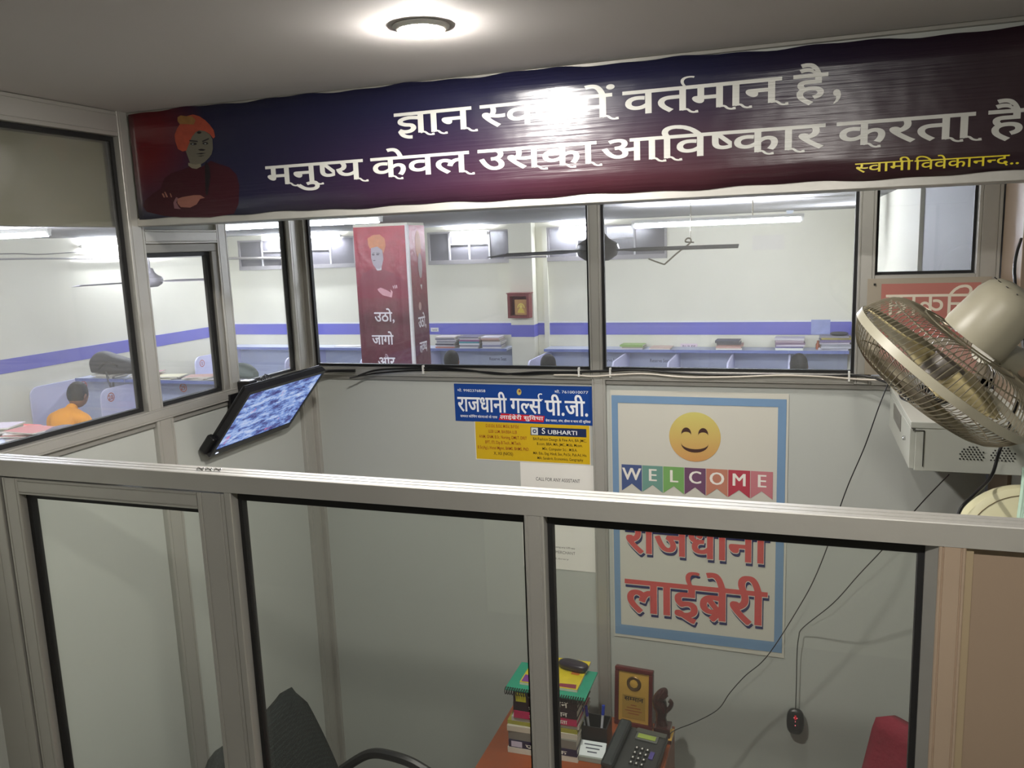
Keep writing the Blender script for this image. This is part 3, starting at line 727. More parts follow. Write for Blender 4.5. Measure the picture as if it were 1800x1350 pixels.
# ================================================================== MONITOR ON THE LEFT WALL
def monitor():
    A0 = V((-1.600, 2.120, 2.021)); A1 = V((-1.600, 2.536, 2.021)); D0 = V((-1.752, 2.120, 1.836))
    c = (A1+D0)/2; ux = V((0, 1, 0)); uy = (A0-D0).normalized(); nn = ux.cross(uy); nn = nn if nn.x > 0 else -nn
    t = T('monitor', 'black flat monitor showing a blurred blue picture, tilted down from the left partition', 'monitor', tuple(c-uy*.14))
    R3 = Matrix((ux, uy, nn)).transposed()
    def fb(a, b, name, m, par, bev=.0):
        ce = V([(a[i]+b[i])/2 for i in range(3)]); sz = [abs(b[i]-a[i]) for i in range(3)]
        return MB().obox(c+R3@ce, sz, R3).build(name, m, par, bevel=bev)
    HW, HH = .208, .120
    fb((-HW, -HH, -.002), (HW, HH, 0), 'screen', screen_mat(), t)
    bz = []
    for a, b in (((-HW-.012, HH, -.018), (HW+.012, HH+.013, .003)), ((-HW-.012, -HH-.026, -.018), (HW+.012, -HH, .003)), ((-HW-.012, -HH, -.018), (-HW, HH, .003)), ((HW, -HH, -.018), (HW+.012, HH, .003))):
        bz.append((a, b))
    mb = MB()
    for a, b in bz: mb.obox(c+R3@V([(a[i]+b[i])/2 for i in range(3)]), [abs(b[i]-a[i]) for i in range(3)], R3)
    mb.build('bezel', mat('bezel_gloss', (26, 26, 30), .25), t)
    fb((-HW-.012, -HH-.026, -.030), (HW+.012, HH+.013, -.018), 'back_cover', BLACK, t, .004)
    fb((-.10, -.09, -.050), (.10, .09, -.030), 'rear_housing', BLACK, t, .006)
    fb((-HW-.030, -HH-.020, -.036), (-HW-.006, -.075, -.006), 'port_block', BLACK, t, .006)
    fb((-HW+.012, -HH-.019, .003), (-HW+.024, -HH-.014, .0036), 'status_light', emis('status_led', (210, 225, 255), 2.5), t)
    mb = MB(); q = c + R3@V((0, .0, -.05))
    mb.box((-1.786, 2.25, 1.90), (-1.776, 2.40, 1.99)); mb.tube([(-1.78, 2.328, 1.94), q], .012, 8)
    mb.build('wall_bracket', BLACK, t)
    # camera / adapter box on the rail above
    a = T('adapter_box', 'black plastic adapter box clamped on the rail above the monitor', 'electrical box', (-1.77, 2.33, 2.0))
    MB().box((-1.783, 2.300, 1.972), (-1.735, 2.345, 2.028)).build('case', BLACK, a, bevel=.004)
    MB().box((-1.775, 2.345, 1.990), (-1.735, 2.395, 2.012)).build('arm', BLACK, a, bevel=.003)
    mb = MB()
    for k in range(3): mb.tube(smooth_path([(-1.74, 2.38+.01*k, 2.012), (-1.76, 2.40+.012*k, 2.024+.004*k), (-1.775, 2.44+.02*k, 2.012)], 4), .002, 6)
    mb.build('lead', DKGREY, a)
    cable('cable', 'black cable slung along the left rail behind the monitor to the corner', [(-1.77, 2.39, 1.995), (-1.765, 2.50, 2.003), (-1.76, 2.60, 2.000), (-1.70, 2.70, 2.000), (-1.58, 2.735, 1.998)], .006, BLACK)
def screen_mat():
    m = bpy.data.materials.new('screen_picture'); m.use_nodes = True; n = m.node_tree; n.nodes.clear()
    tc = n.nodes.new('ShaderNodeTexCoord'); mp = n.nodes.new('ShaderNodeMapping'); mp.inputs['Scale'].default_value = (1, 2.2, 9); mp.inputs['Rotation'].default_value = (.5, 0, 0)
    n.links.new(tc.outputs['Object'], mp.inputs[0])
    a = n.nodes.new('ShaderNodeTexNoise'); a.inputs['Scale'].default_value = 5.5; a.inputs['Detail'].default_value = 6; a.inputs['Roughness'].default_value = .75; n.links.new(mp.outputs[0], a.inputs['Vector'])
    r = n.nodes.new('ShaderNodeValToRGB'); e = r.color_ramp.elements
    e[0].position = .33; e[0].color = (*lin((62, 56, 110)), 1); e[1].position = .72; e[1].color = (*lin((226, 232, 246)), 1)
    for p, c in ((.44, (92, 98, 150)), (.50, (120, 150, 214)), (.56, (168, 188, 230))): q = e.new(p); q.color = (*lin(c), 1)
    n.links.new(a.outputs[0], r.inputs[0])
    b = n.nodes.new('ShaderNodeTexNoise'); b.inputs['Scale'].default_value = 16; n.links.new(tc.outputs['Object'], b.inputs['Vector'])
    mr = n.nodes.new('ShaderNodeMapRange'); mr.inputs[1].default_value = .68; mr.inputs[2].default_value = .78; n.links.new(b.outputs[0], mr.inputs[0])
    mx = n.nodes.new('ShaderNodeMix'); mx.data_type = 'RGBA'; mx.inputs[7].default_value = (*lin((206, 130, 170)), 1); n.links.new(mr.outputs[0], mx.inputs[0]); n.links.new(r.outputs[0], mx.inputs[6])
    em = n.nodes.new('ShaderNodeEmission'); em.inputs[1].default_value = .95; n.links.new(mx.outputs[2], em.inputs[0])
    o = n.nodes.new('ShaderNodeOutputMaterial'); n.links.new(em.outputs[0], o.inputs[0]); return m
monitor()

# ================================================================== METAL CABINET ON THE RIGHT
cb = T('equipment_cabinet', 'grey metal wall cabinet with a slotted side door and vent holes, under the fan', 'cabinet', (.41, 2.5, 1.848))
X0, X1, Y0, Y1, Z0, Z1 = .274, .552, 2.24, 2.748, 1.848, 1.974
MB().box((X0+.012, Y0+.002, Z0), (X1, Y1, Z1-.014)).build('body', CABM, cb, bevel=.0015)
MB().box((X0, Y0, Z1-.016), (X1, Y1, Z1)).build('lid', CABM, cb, bevel=.0015)
dr = MB().box((X0, Y0+.006, Z0+.004), (X0+.012, Y1-.01, Z1-.018)).build('door', CABM, cb, bevel=.001)
MB().box((X0-.0015, 2.44, Z0+.055), (X0+.002, 2.62, Z1-.026)).build('window', mat('smoked_pane', (96, 92, 86), .3), dr)
MB().lathe([(.006, 0), (.006, .005), (.004, .007)], (X0, 2.335, Z0+.062), (-1, 0, 0), 14).build('lock', CHROME, dr)
MB().box((X0+.030, Y0-.0005, Z0+.012), (X0+.0315, Y0+.003, Z1-.022)).build('seam', GASK, cb)
MB().box((X0+.005, Y0-.0005, Z1-.0225), (X0+.0315, Y0+.003, Z1-.021)).build('seam', GASK, cb)
mb = MB()
for r_ in range(6):
    for c_ in range(7):
        if r_+abs(c_-3) < 7:
            for g in (0, 1):
                x = .388+g*.068+c_*.0078+(r_ % 2)*.0039; z = 1.884+r_*.0062
                if x < .545: mb.lathe([(.0020, 0), (.0020, .0012)], (x, Y0+.0015, z), (0, -1, 0), 8)
mb.build('vent_holes', GASK, cb)
mb = MB()
for k in range(5):
    pts = [(.345+(.062-.004*k)*math.cos(t)*1.0, 2.57+(.10-.006*k)*math.sin(t), 1.979+.004*k+.003*math.sin(3*t+k)) for t in [j*2*PI/28 for j in range(29)]]
    mb.tube(pts, .0032, 6)
tag(mb.build('cable_coil', BLACK, None, smooth=True), 'coil of black cable lying on top of the metal cabinet', 'cable')

# ================================================================== WALL FAN
def wall_fan():
    C = P(1654, 653, 1, 1.93); a = V(-.521*r2-.737*u2+.426*fw).normalized()    # a: where the air goes
    t = T('wall_fan', 'cream wall fan with round wire cage tilted down beside the red sign', 'fan', tuple(C))
    x = V((0, 1, 0)).cross(a).normalized(); y = a.cross(x); Rr = .206
    def pt(r, th, h): return C + (x*math.cos(th)+y*math.sin(th))*r + a*h
    mb = MB(); n = 60; vs = []; fs = []      # flat band of the cage
    for k in range(n):
        th = 2*PI*k/n
        for (r, h) in ((Rr+.003, -.009), (Rr+.003, .009), (Rr-.001, .009), (Rr-.001, -.009)): vs.append(pt(r, th, h))
    for k in range(n):
        j = (k+1) % n
        for q in range(4): fs.append((4*k+q, 4*j+q, 4*j+(q+1) % 4, 4*k+(q+1) % 4))
    mb.add(vs, fs).build('cage_band', CREAMP, t, smooth=True)
    def grille(sign, depth, rin, name, cnt):
        g = MB()
        for k in range(cnt):
            th = 2*PI*k/cnt; sw = .28
            pts = []
            for q in range(10):
                f_ = (q/9)**1.8; r = Rr + (rin-Rr)*f_; h = depth*(1-(1-min(1, f_*1.15))**4.5)
                pts.append(pt(r, th+sw*f_*sign, sign*(h+.007)))
            g.tube(pts, .00115, 4, cap=False)
        for r, f_ in ((Rr*.80, .2), (Rr*.52, .48), (rin, 1)):
            h = depth*(1-(1-min(1, f_*1.15))**4.5)
            g.tube([pt(r, 2*PI*k/40, sign*(h+.0112)) for k in range(41)], .0018, 5, cap=False)
        g.build(name, STEEL, t)
    grille(1, .062, .05, 'front_grille', 96); grille(-1, .070, .072, 'rear_grille', 96)
    MB().lathe([(.001, 0), (.052, 0), (.052, .003), (.001, .005)], C+a*.070, a, 28).build('front_badge', CREAMP, t)
    MB().lathe([(.001, -.03), (.036, -.028), (.038, .03), (.024, .038), (.001, .04)], C, a, 24).build('hub', mat('hub_grey', (90, 84, 76), .4), t, smooth=True)
    BLM = mat('blade_plastic', (190, 176, 132), .25)
    for k in range(3):
        g = MB(); th0 = 2*PI*k/3+.3; rows_ = []
        for i in range(9):
            r = .032+.165*i/8; w = .42+.35*math.sin(PI*min(1, i/6.5))
            for j in range(7):
                f_ = j/6-.5; rows_.append(pt(r, th0+f_*w*1.5, f_*.05*(1-.4*i/8)))
        fs = [(i*7+j, i*7+j+1, (i+1)*7+j+1, (i+1)*7+j) for i in range(8) for j in range(6)]
        o = g.add(rows_, fs).build('blade', BLM, t, smooth=True); md = o.modifiers.new('s', 'SOLIDIFY'); md.thickness = .002
    mot = MB().lathe([(.001, -.222), (.024, -.221), (.044, -.214), (.058, -.200), (.066, -.178), (.070, -.10), (.068, -.088), (.001, -.086)], C, a, 36).build('motor_housing', CREAMP, t, smooth=True)
    for k in range(14):
        th = 2*PI*k/14; c = pt(.051, th, -.2085); g = MB(); g.obox(c, (.010, .003, .0015), Matrix(((x*math.cos(th)+y*math.sin(th)), (x*-math.sin(th)+y*math.cos(th)), a)).transposed())
        g.build('vent_slot', GASK, mot)
    # clip on the band
    g = MB(); th = 1.1
    best = min(range(60), key=lambda k: (pt(Rr, 2*PI*k/60, 0)-P(1706, 740, 1, 1.9)).length)
    q = pt(Rr+.006, 2*PI*best/60, 0); g.tube([q+V((.007*math.cos(s), 0, .007*math.sin(s))) for s in [j*PI/6 for j in range(13)]], .0014, 6); g.obox(q+V((-.014, 0, .004)), (.018, .003, .003))
    g.build('cage_clip', CHROME, t)
    # arm, knob and wall plate
    K = P(1798, 643, 1, 2.02)
    g = MB(); g.tube([C-a*.13+V((.0, .0, -.05)), K+V((.0, .01, .0)), (.50, 2.06, 2.06)], [.032, .034, .030], 14)
    g.build('tilt_arm', CREAMP, t, smooth=True)
    kb = MB().lathe([(.018, 0), (.021, .004), (.021, .012), (.016, .016)], K+V((0, -.034, 0)), (0, -1, 0), 24).build('tilt_knob', mat('knob_brown', (140, 122, 104), .35), t, smooth=True)
    MB().lathe([(.006, 0), (.006, .003)], K+V((0, -.050, 0)), (0, -1, 0), 12).build('knob_screw', CHROME, kb)
    MB().box((.50, 2.00, 1.985), (.554, 2.12, 2.13)).build('wall_plate', CREAMP, t, bevel=.008)
wall_fan()
cable('power_cord', 'thick black cord hanging from the fan down past the metal cabinet', [P(1795, 420, 0, .548), P(1783, 480, 1, 2.25), P(1800, 620, 1, 2.15), P(1790, 700, 1, 2.1), P(1758, 790, 1, 2.05), P(1742, 838, 1, 2.0), P(1712, 870, 1, 1.9), P(1686, 900, 1, 1.85), P(1675, 960, 1, 1.8), P(1672, 1000, 1, 1.8)], .0038, BLACK, 'cord')
# pale rounded casing below the cabinet and the pale green wrap
cs = T('plastic_casing', 'rounded cream plastic casing with a thin dark seam, behind the front rail at right', 'casing', (.42, 1.95, 1.75))
cc = P(1806, 965, 1, 1.95)
MB().lathe([(.142, -.05), (.146, -.03), (.146, .0), (.140, .012), (.128, .016), (.001, .018)], cc+V((0, 0, -.01)), (.03, -.97, .25), 48).build('shell', mat('cream_shell', (190, 186, 152), .45, noise=.05), cs, smooth=True)
mb = MB(); ax_ = V((.03, -.97, .25)).normalized(); ex = ax_.orthogonal().normalized(); ey = ax_.cross(ex)
mb.tube([cc+V((0, 0, -.01))+ax_*.0165+(ex*math.cos(t)+ey*math.sin(t))*.124 for t in [j*2*PI/48 for j in range(49)]], .0010, 5, cap=False)
mb.build('seam', mat('seam_brown', (90, 74, 48), .5), cs)
gw = MB()
base = P(1797, 905, 1, 1.80)
for k in range(4):
    gw.tube(smooth_path([base+V((.006*k, .004*k, -.10)), base+V((.003*k-.004, 0, -.02)), base+V((.006*k, .003, .05)), base+V((.008*k, .002, .095))], 5), .006, 7)
tag(gw.build('plastic_wrap', mat('pale_green_film', (176, 204, 186), .2), None, smooth=True), 'strip of glossy pale green plastic at the right edge above the front rail', 'plastic wrap')

# ================================================================== HANGING MOUSE AND CORDS
ms = T('computer_mouse', 'black computer mouse with red glints hanging by its cord against the back panel', 'mouse', (.016, 2.70, .885))
mc = P(1398, 1268, 1, 2.744)
def mouse_mesh():
    g = MB(); R3 = Matrix.Identity(3)
    g.ell(mc, (.029, .016, .047), 20, e=.72); return g
MB_m = mouse_mesh().build('shell', mat('mouse_black', (22, 24, 24), .3), ms, smooth=True)
MB().lathe([(.001, -.003), (.008, -.003), (.009, 0), (.008, .003), (.001, .003)], mc+V((0, -.013, .022)), (1, 0, 0), 16).build('scroll_wheel', emis('red_glow', (200, 20, 40), .6), ms, smooth=True)
MB().box(mc+V((-.0006, -.0166, -.002)), mc+V((.0006, -.0145, .040))).build('button_gap', GASK, ms)
g = MB()
for dx, dz in ((-.004, .022), (.005, .021), (0, .008), (0, -.006)): g.ell(mc+V((dx, -.0158, dz)), (.0016, .001, .0022), 8)
g.build('red_light', emis('red_led', (255, 120, 130), 1.2), ms)
cpts = [mc+V((0, 0, .047)), P(1400, 1200, 1, 2.744), P(1401, 1150, 1, 2.742), P(1404, 1120, 1, 2.738), P(1412, 1103, 1, 2.73), P(1465, 1060, 1, 2.62), P(1510, 1010, 1, 2.56), P(1555, 962, 1, 2.50), P(1612, 893, 1, 2.42), P(1668, 834, 1, 2.30)]
MB().tube(smooth_path(cpts, 6), .0016, 6).build('cord', BLACK, ms, smooth=True)
cable('phone_cord', 'thin black cord slanting from the cabinet down to the desk across the poster', [P(1562, 672, 1, 2.45), P(1545, 715, 1, 2.45), P(1520, 785, 1, 2.47), P(1492, 850, 1, 2.5), P(1472, 905, 1, 2.5), P(1454, 962, 1, 2.52), P(1428, 1025, 1, 2.54), P(1398, 1078, 1, 2.56), P(1362, 1135, 1, 2.58), P(1338, 1165, 1, 2.6), P(1310, 1188, 1, 2.6), P(1283, 1218, 1, 2.6), P(1262, 1247, 1, 2.6), P(1225, 1268, 1, 2.58), P(1190, 1282, 1, 2.57), P(1178, 1290, 1, 2.56), P(1175, 1300, 1, 2.56)], .0016, BLACK, 'cord')
# ================================================================== DESK AND WHAT STANDS ON IT
DZ = .775
dk = T('office_desk', 'small desk with an orange-brown wood top under the pile of books', 'desk', (-.66, 2.5, 0))
MB().box((-.965, 2.02, DZ-.025), (-.375, 2.665, DZ)).build('desk_top', WOOD, dk, bevel=.003)
for x in (-.95, -.395):
    MB().box((x, 2.05, 0), (x+.02, 2.65, DZ-.025)).build('side_panel', WOOD, dk)
MB().box((-.93, 2.63, .25), (-.395, 2.645, DZ-.025)).build('back_panel', WOOD, dk)
ORD2 = ['lowest', 'second', 'third', 'fourth', 'fifth', 'sixth', 'seventh', 'eighth', 'ninth']
ORD = ['lowest', 'second up', 'third up', 'fourth up', 'fifth up', 'sixth up', 'seventh up', 'eighth up', 'ninth up', 'tenth up', 'eleventh up', 'twelfth up']
PG = mat('book_pages', (214, 210, 196), .7, noise=.12, nscale=200, stretch=(.02, .02, 1))
def book(c, size, rz, colr, label, group, name='book', spine=None, text=None, txc=(230, 228, 220)):
    "c = centre of the underside; spine on the -y side"
    t = T(name, label, 'book', c, group, rz); w, d, h = size; cm = flat(colr, .4); k = min(.0015, h*.12)
    MB().box((-w/2, -d/2, 0), (w/2, d/2, k)).box((-w/2, -d/2, h-k), (w/2, d/2, h)).box((-w/2, -d/2, k), (w/2, -d/2+k, h-k)).build('cover', cm, t, local=True)
    MB().box((-w/2+.003, -d/2+k, k), (w/2-.003, d/2-.003, h-k)).build('pages', PG, t, local=True)
    if spine:
        MB().box((-w*.46, -d/2-.0004, h*.1), (-w*.3, -d/2, h*.9)).build('spine_label', flat(spine), t, local=True)
    if text:
        parts, adv = shape_text(text, .01); q = MB(); sx = w*.6/adv; sy = h*.75
        for vs, fs in parts: q.add([(-w*.25+a*sx, -d/2-.0006, h*.15+b*sy) for a, b in vs], fs)
        q.build('spine_lettering', flat(txc), t, local=True)
    return t
z = DZ; gname = 'books piled on the office desk'
SP = [(.240, .185, .020, -.770, 2.462, .02, (206, 200, 190), None, None, 'pale book'),
      (.235, .180, .026, -.768, 2.460, .01, (40, 34, 66), (196, 190, 214), 'प्रश्न बैंक', 'dark violet book with orange and white spine print'),
      (.235, .180, .030, -.768, 2.462, -.01, (120, 118, 112), None, None, 'ring-bound grey notebook'),
      (.240, .180, .020, -.772, 2.464, .03, (190, 184, 170), None, None, 'pale grey book'),
      (.240, .175, .014, -.770, 2.468, .0, (150, 146, 60), None, None, 'thin olive and black book'),
      (.230, .175, .016, -.762, 2.470, .02, (180, 176, 170), None, None, 'light grey book'),
      (.215, .180, .026, -.758, 2.465, .01, (170, 40, 84), None, 'दृष्टि की योग्यता', 'crimson book with white spine lettering'),
      (.218, .180, .030, -.756, 2.465, -.01, (38, 26, 34), None, 'सामान्य ज्ञान', 'black book with large white spine lettering'),
      (.218, .180, .040, -.756, 2.465, .01, (42, 30, 32), (176, 170, 40), 'राजस्थान', 'thick black book with a yellow spine label')]
for k, (w, d, h, x, y, rz, c, spn, tx, nm) in enumerate(SP):
    book((x, y, z), (w, d, h-.0006), rz, c, f'{nm}, {ORD[k]} in the desk pile', gname, spine=spn, text=tx); z += h
TOPZ = z
nb = T('spiral_notebook', 'teal green spiral notebook lying on top of the desk book pile', 'notebook', (-.757, 2.45, TOPZ), gname)
MB().box((-.893, 2.372, TOPZ), (-.620, 2.555, TOPZ+.004)).build('cover', flat((44, 146, 118), .4), nb)
mb = MB()
for k in range(34):
    x = -.889+k*.00795
    mb.tube([(x, 2.373+.010*math.cos(t), TOPZ-.002+.012*math.sin(t)) for t in [j*2*PI/10 for j in range(11)]], .0016, 5, cap=False)
mb.build('spiral_binding', BLACK, nb)
z = TOPZ+.0115
mg = T('magazine', 'yellow magazine with purple and red print on the green notebook', 'magazine', (-.765, 2.49, z), gname)
MB().box((-.852, 2.41, TOPZ+.0045), (-.655, 2.60, TOPZ+.013)).build('pages', PG, mg)
MB().box((-.852, 2.41, TOPZ+.013), (-.655, 2.60, TOPZ+.0142)).build('cover', mat('magazine_yellow', (206, 186, 40), .3, noise=.25, nscale=25), mg)
fh = ((0, 0, TOPZ+.0144), (1, 0, 0), (0, 1, 0), (0, 0, 1))
poly('cover_picture', fh, [(-.848, 2.415), (-.80, 2.415), (-.79, 2.45), (-.848, 2.46)], flat((120, 60, 140)), mg, .0002)
poly('cover_picture', fh, [(-.72, 2.415), (-.66, 2.415), (-.665, 2.44), (-.72, 2.435)], flat((130, 50, 70)), mg, .0002)
poly('cover_picture', fh, ellpts((-.83, 2.49), (.016, .012), 14), flat((70, 70, 20)), mg, .0002)
lettering('lettering', 'GK', fh, -.842, 2.485, flat((226, 214, 90)), mg, em=.018, eps=.0005)
poly('cover_picture', fh, [(-.70, 2.50), (-.672, 2.50), (-.672, 2.58), (-.70, 2.58)], flat((190, 110, 40)), mg, .0002)
ec = T('spectacle_case', 'dark rounded spectacle case on the yellow magazine', 'case', (-.69, 2.54, TOPZ+.015), gname)
MB().ell((-.700, 2.535, TOPZ+.0292), (.055, .024, .0145), 16, rot=rotm('Z', -.2), e=.7).build('case_shell', mat('case_dark', (40, 32, 44), .35), ec, smooth=True)
# pen holder with pens
ph = T('pen_holder', 'black square pen holder to the right of the book pile', 'pen holder', (-.61, 2.48, DZ))
mb = MB(); px0, px1, py0, py1, h_ = -.652, -.566, 2.440, 2.520, .092
for q in ((px0, px0+.004, py0, py1), (px1-.004, px1, py0, py1), (px0+.004, px1-.004, py0, py0+.004), (px0+.004, px1-.004, py1-.004, py1)): mb.box((q[0], q[2], DZ+.004), (q[1], q[3], DZ+h_))
mb.box((px0, py0, DZ), (px1, py1, DZ+.004)); mb.build('tray', BLACK, ph)
for k, (x, y, dx, dy, c, L_, nm) in enumerate(((-.640, 2.462, -.02, .01, (60, 40, 170), .155, 'violet ink pen with a black tip, leaning in the left corner of the pen holder'), (-.628, 2.472, -.014, -.004, (52, 44, 160), .14, 'second violet pen, beside the first in the pen holder'), (-.600, 2.492, .01, .012, (30, 60, 170), .13, 'blue pen standing at the back of the pen holder'))):
    t = T('pen', nm, 'pen', (x, y, DZ+.005), 'pens in the pen holder')
    a0 = V((x, y, DZ+.0075)); a1 = a0+V((dx, dy, L_)); d = (a1-a0)
    MB().tube([a0, a0+d*.75], .0045, 8).build('barrel', flat((190, 190, 200)), t); MB().tube([a0+d*.75, a1], .0056, 8).build('cap', flat(c, .3), t)
# small white card box
ch = T('card_holder', 'small clear box of printed white cards in front of the pen holder', 'card holder', (-.60, 2.41, DZ))
MB().box((-.655, 2.385, DZ), (-.562, 2.435, DZ+.018)).build('base', mat('clear_plastic', (150, 156, 150), .15), ch, bevel=.002)
Rt = rotm('X', math.radians(35)); MB().obox((-.608, 2.413, DZ+.030), (.086, .052, .004), Rt).build('card', flat((206, 212, 216)), ch)
mb = MB()
for k in range(3): mb.obox(V((-.608, 2.413, DZ+.030))+Rt@V((0, .014-k*.012, .0024)), (.06-.014*k, .004, .0004), Rt)
mb.build('card_print', flat((60, 64, 80)), ch)
# plaque
pq = T('award_plaque', 'gold award plaque in a dark red wooden frame leaning at the centre post', 'plaque', (-.50, 2.68, DZ))
Ry = rotm('X', math.radians(-8)) @ rotm('Z', math.radians(-6))
pc = V((-.513, 2.640, DZ+.103))
def pb(c, s, name, m, par, bev=0.): return MB().obox(pc+Ry@V(c), s, Ry).build(name, m, par, bevel=bev)
WD = mat('dark_red_wood', (84, 26, 26), .25, noise=.2, nscale=14)
mb = MB()
for c, s in (((0, 0, .096), (.136, .022, .014)), ((0, 0, -.096), (.136, .022, .014)), ((-.061, 0, 0), (.014, .022, .178)), ((.061, 0, 0), (.014, .022, .178))): mb.obox(pc+Ry@V(c), s, Ry)
mb.build('frame', WD, pq, bevel=.003)
GOLD = mat('gold_plate', (206, 164, 74), .35, .2, noise=.1, nscale=20)
pb((0, .002, 0), (.109, .008, .180), 'gold_plate', GOLD, pq)
MB().lathe([(.001, 0), (.024, 0), (.026, .002), (.023, .004), (.019, .002), (.001, .002)], pc+Ry@V((0, -.002, .048)), Ry@V((0, -1, 0)), 28).build('medallion', mat('dark_bronze', (110, 84, 44), .35, .6), pq, smooth=True)
MB().lathe([(.001, .002), (.013, .002), (.015, .0035), (.001, .0045)], pc+Ry@V((0, -.002, .048)), Ry@V((0, -1, 0)), 8).build('medallion_relief', GOLD, pq)
pb((0, -.0028, -.035), (.082, .001, .082), 'engraved_field', mat('gold_field', (176, 140, 60), .4, .15), pq)
ff = (pc+Ry@V((0, -.0036, 0)), Ry@V((1, 0, 0)), Ry@V((0, 0, 1)), Ry@V((0, -1, 0)))
lettering('lettering', 'सम्मान', ff, -.034, -.014, flat((40, 30, 20)), pq, width=.068, em=.022, off=.02)
for k in range(4):
    w_ = (.02, .05, .06, .04)[k]; poly('engraved_line', ff, [(-w_/2, -.030-.010*k), (w_/2, -.030-.010*k), (w_/2, -.027-.010*k), (-w_/2, -.027-.010*k)], flat((150, 80, 40)), pq, .0004)
pb((0, .05, -.06), (.03, .075, .004), 'stand', WD, pq) if False else None
# praying-hand like wooden trophy
tr_ = T('hand_trophy', 'glossy dark brown trophy shaped like a raised hand on a small square base', 'trophy', (-.40, 2.58, DZ))
bx, by = -.405, 2.585
BRW = mat('glossy_brown', (58, 26, 24), .12, coat=.5)
MB().box((bx-.034, by-.034, DZ), (bx+.034, by+.034, DZ+.016)).box((bx-.028, by-.028, DZ+.016), (bx+.028, by+.028, DZ+.050)).build('base', BRW, tr_, bevel=.003)
MB().box((bx-.0342, by-.0346, DZ+.0155), (bx+.0342, by+.0346, DZ+.0175)).build('gilt_line', GOLD, tr_)
g = MB(); g.tube(smooth_path([(bx-.002, by, DZ+.048), (bx-.006, by, DZ+.075), (bx-.004, by, DZ+.10), (bx-.010, by, DZ+.125), (bx-.010, by, DZ+.145), (bx+.004, by, DZ+.17), (bx+.012, by, DZ+.183)], 4), [.020, .0195, .019, .0185, .018, .0185, .019, .020, .021, .022, .023, .024, .024, .024, .023, .022, .021, .020, .019, .018, .016, .014, .011, .008, .004][:25], 14)
g.build('hand_body', BRW, tr_, smooth=True)
g = MB()
for k in range(4): g.tube(smooth_path([(bx-.016+.004*k, by-.014, DZ+.138), (bx-.004+.004*k, by-.018, DZ+.160), (bx+.009+.003*k, by-.012, DZ+.180-.004*k)], 3), .0055, 7)
g.build('finger', BRW, tr_, smooth=True)
MB().tube(smooth_path([(bx+.010, by-.004, DZ+.100), (bx+.026, by-.006, DZ+.120), (bx+.030, by-.006, DZ+.138), (bx+.022, by-.006, DZ+.146)], 4), .0075, 8).build('thumb', BRW, tr_, smooth=True)
# telephone
tl = T('telephone', 'dark grey desk telephone with green display and white-numbered keys', 'telephone', (-.46, 2.44, DZ), None)
tc_ = V((-.468, 2.425, DZ+.001)); RtT = rotm('Z', math.radians(-8))@rotm('X', math.radians(12))
PH = mat('phone_grey', (44, 46, 46), .35)
def tb(c, s, name, m, par, bev=0.): return MB().obox(tc_+RtT@V(c), s, RtT).build(name, m, par, bevel=bev)
tb((.0, 0, .034), (.165, .20, .028), 'body', PH, tl, .006)
MB().box(tc_+V((-.075, -.06, 0)), tc_+V((.08, .11, .025))).build('foot', PH, tl)
tb((-.060, 0, .062), (.042, .205, .026), 'handset', mat('handset_grey', (38, 44, 46), .25), tl, .010)
tb((.022, .062, .051), (.075, .030, .006), 'display_housing', mat('phone_grey2', (86, 88, 84), .4), tl, .002)
tb((.022, .062, .0545), (.060, .018, .002), 'display', mat('lcd_green', (140, 158, 70), .3), tl)
mb = MB(); m2 = MB()
for r_ in range(4):
    for c_ in range(3):
        p = V((.004+c_*.018, .012-r_*.021, .0505)); mb.obox(tc_+RtT@p, (.012, .012, .006), RtT); m2.obox(tc_+RtT@(p+V((0, 0, .0034))), (.0045, .0055, .0006), RtT)
mb.build('keypad', mat('key_dark', (30, 30, 30), .4), tl); m2.build('key_print', flat((220, 220, 216)), tl)
tb((.058, -.005, .050), (.014, .03, .005), 'function_key', flat((76, 66, 130)), tl)
tb((.030, .088, .050), (.10, .018, .004), 'brand_strip', mat('phone_grey3', (70, 72, 66), .4), tl)

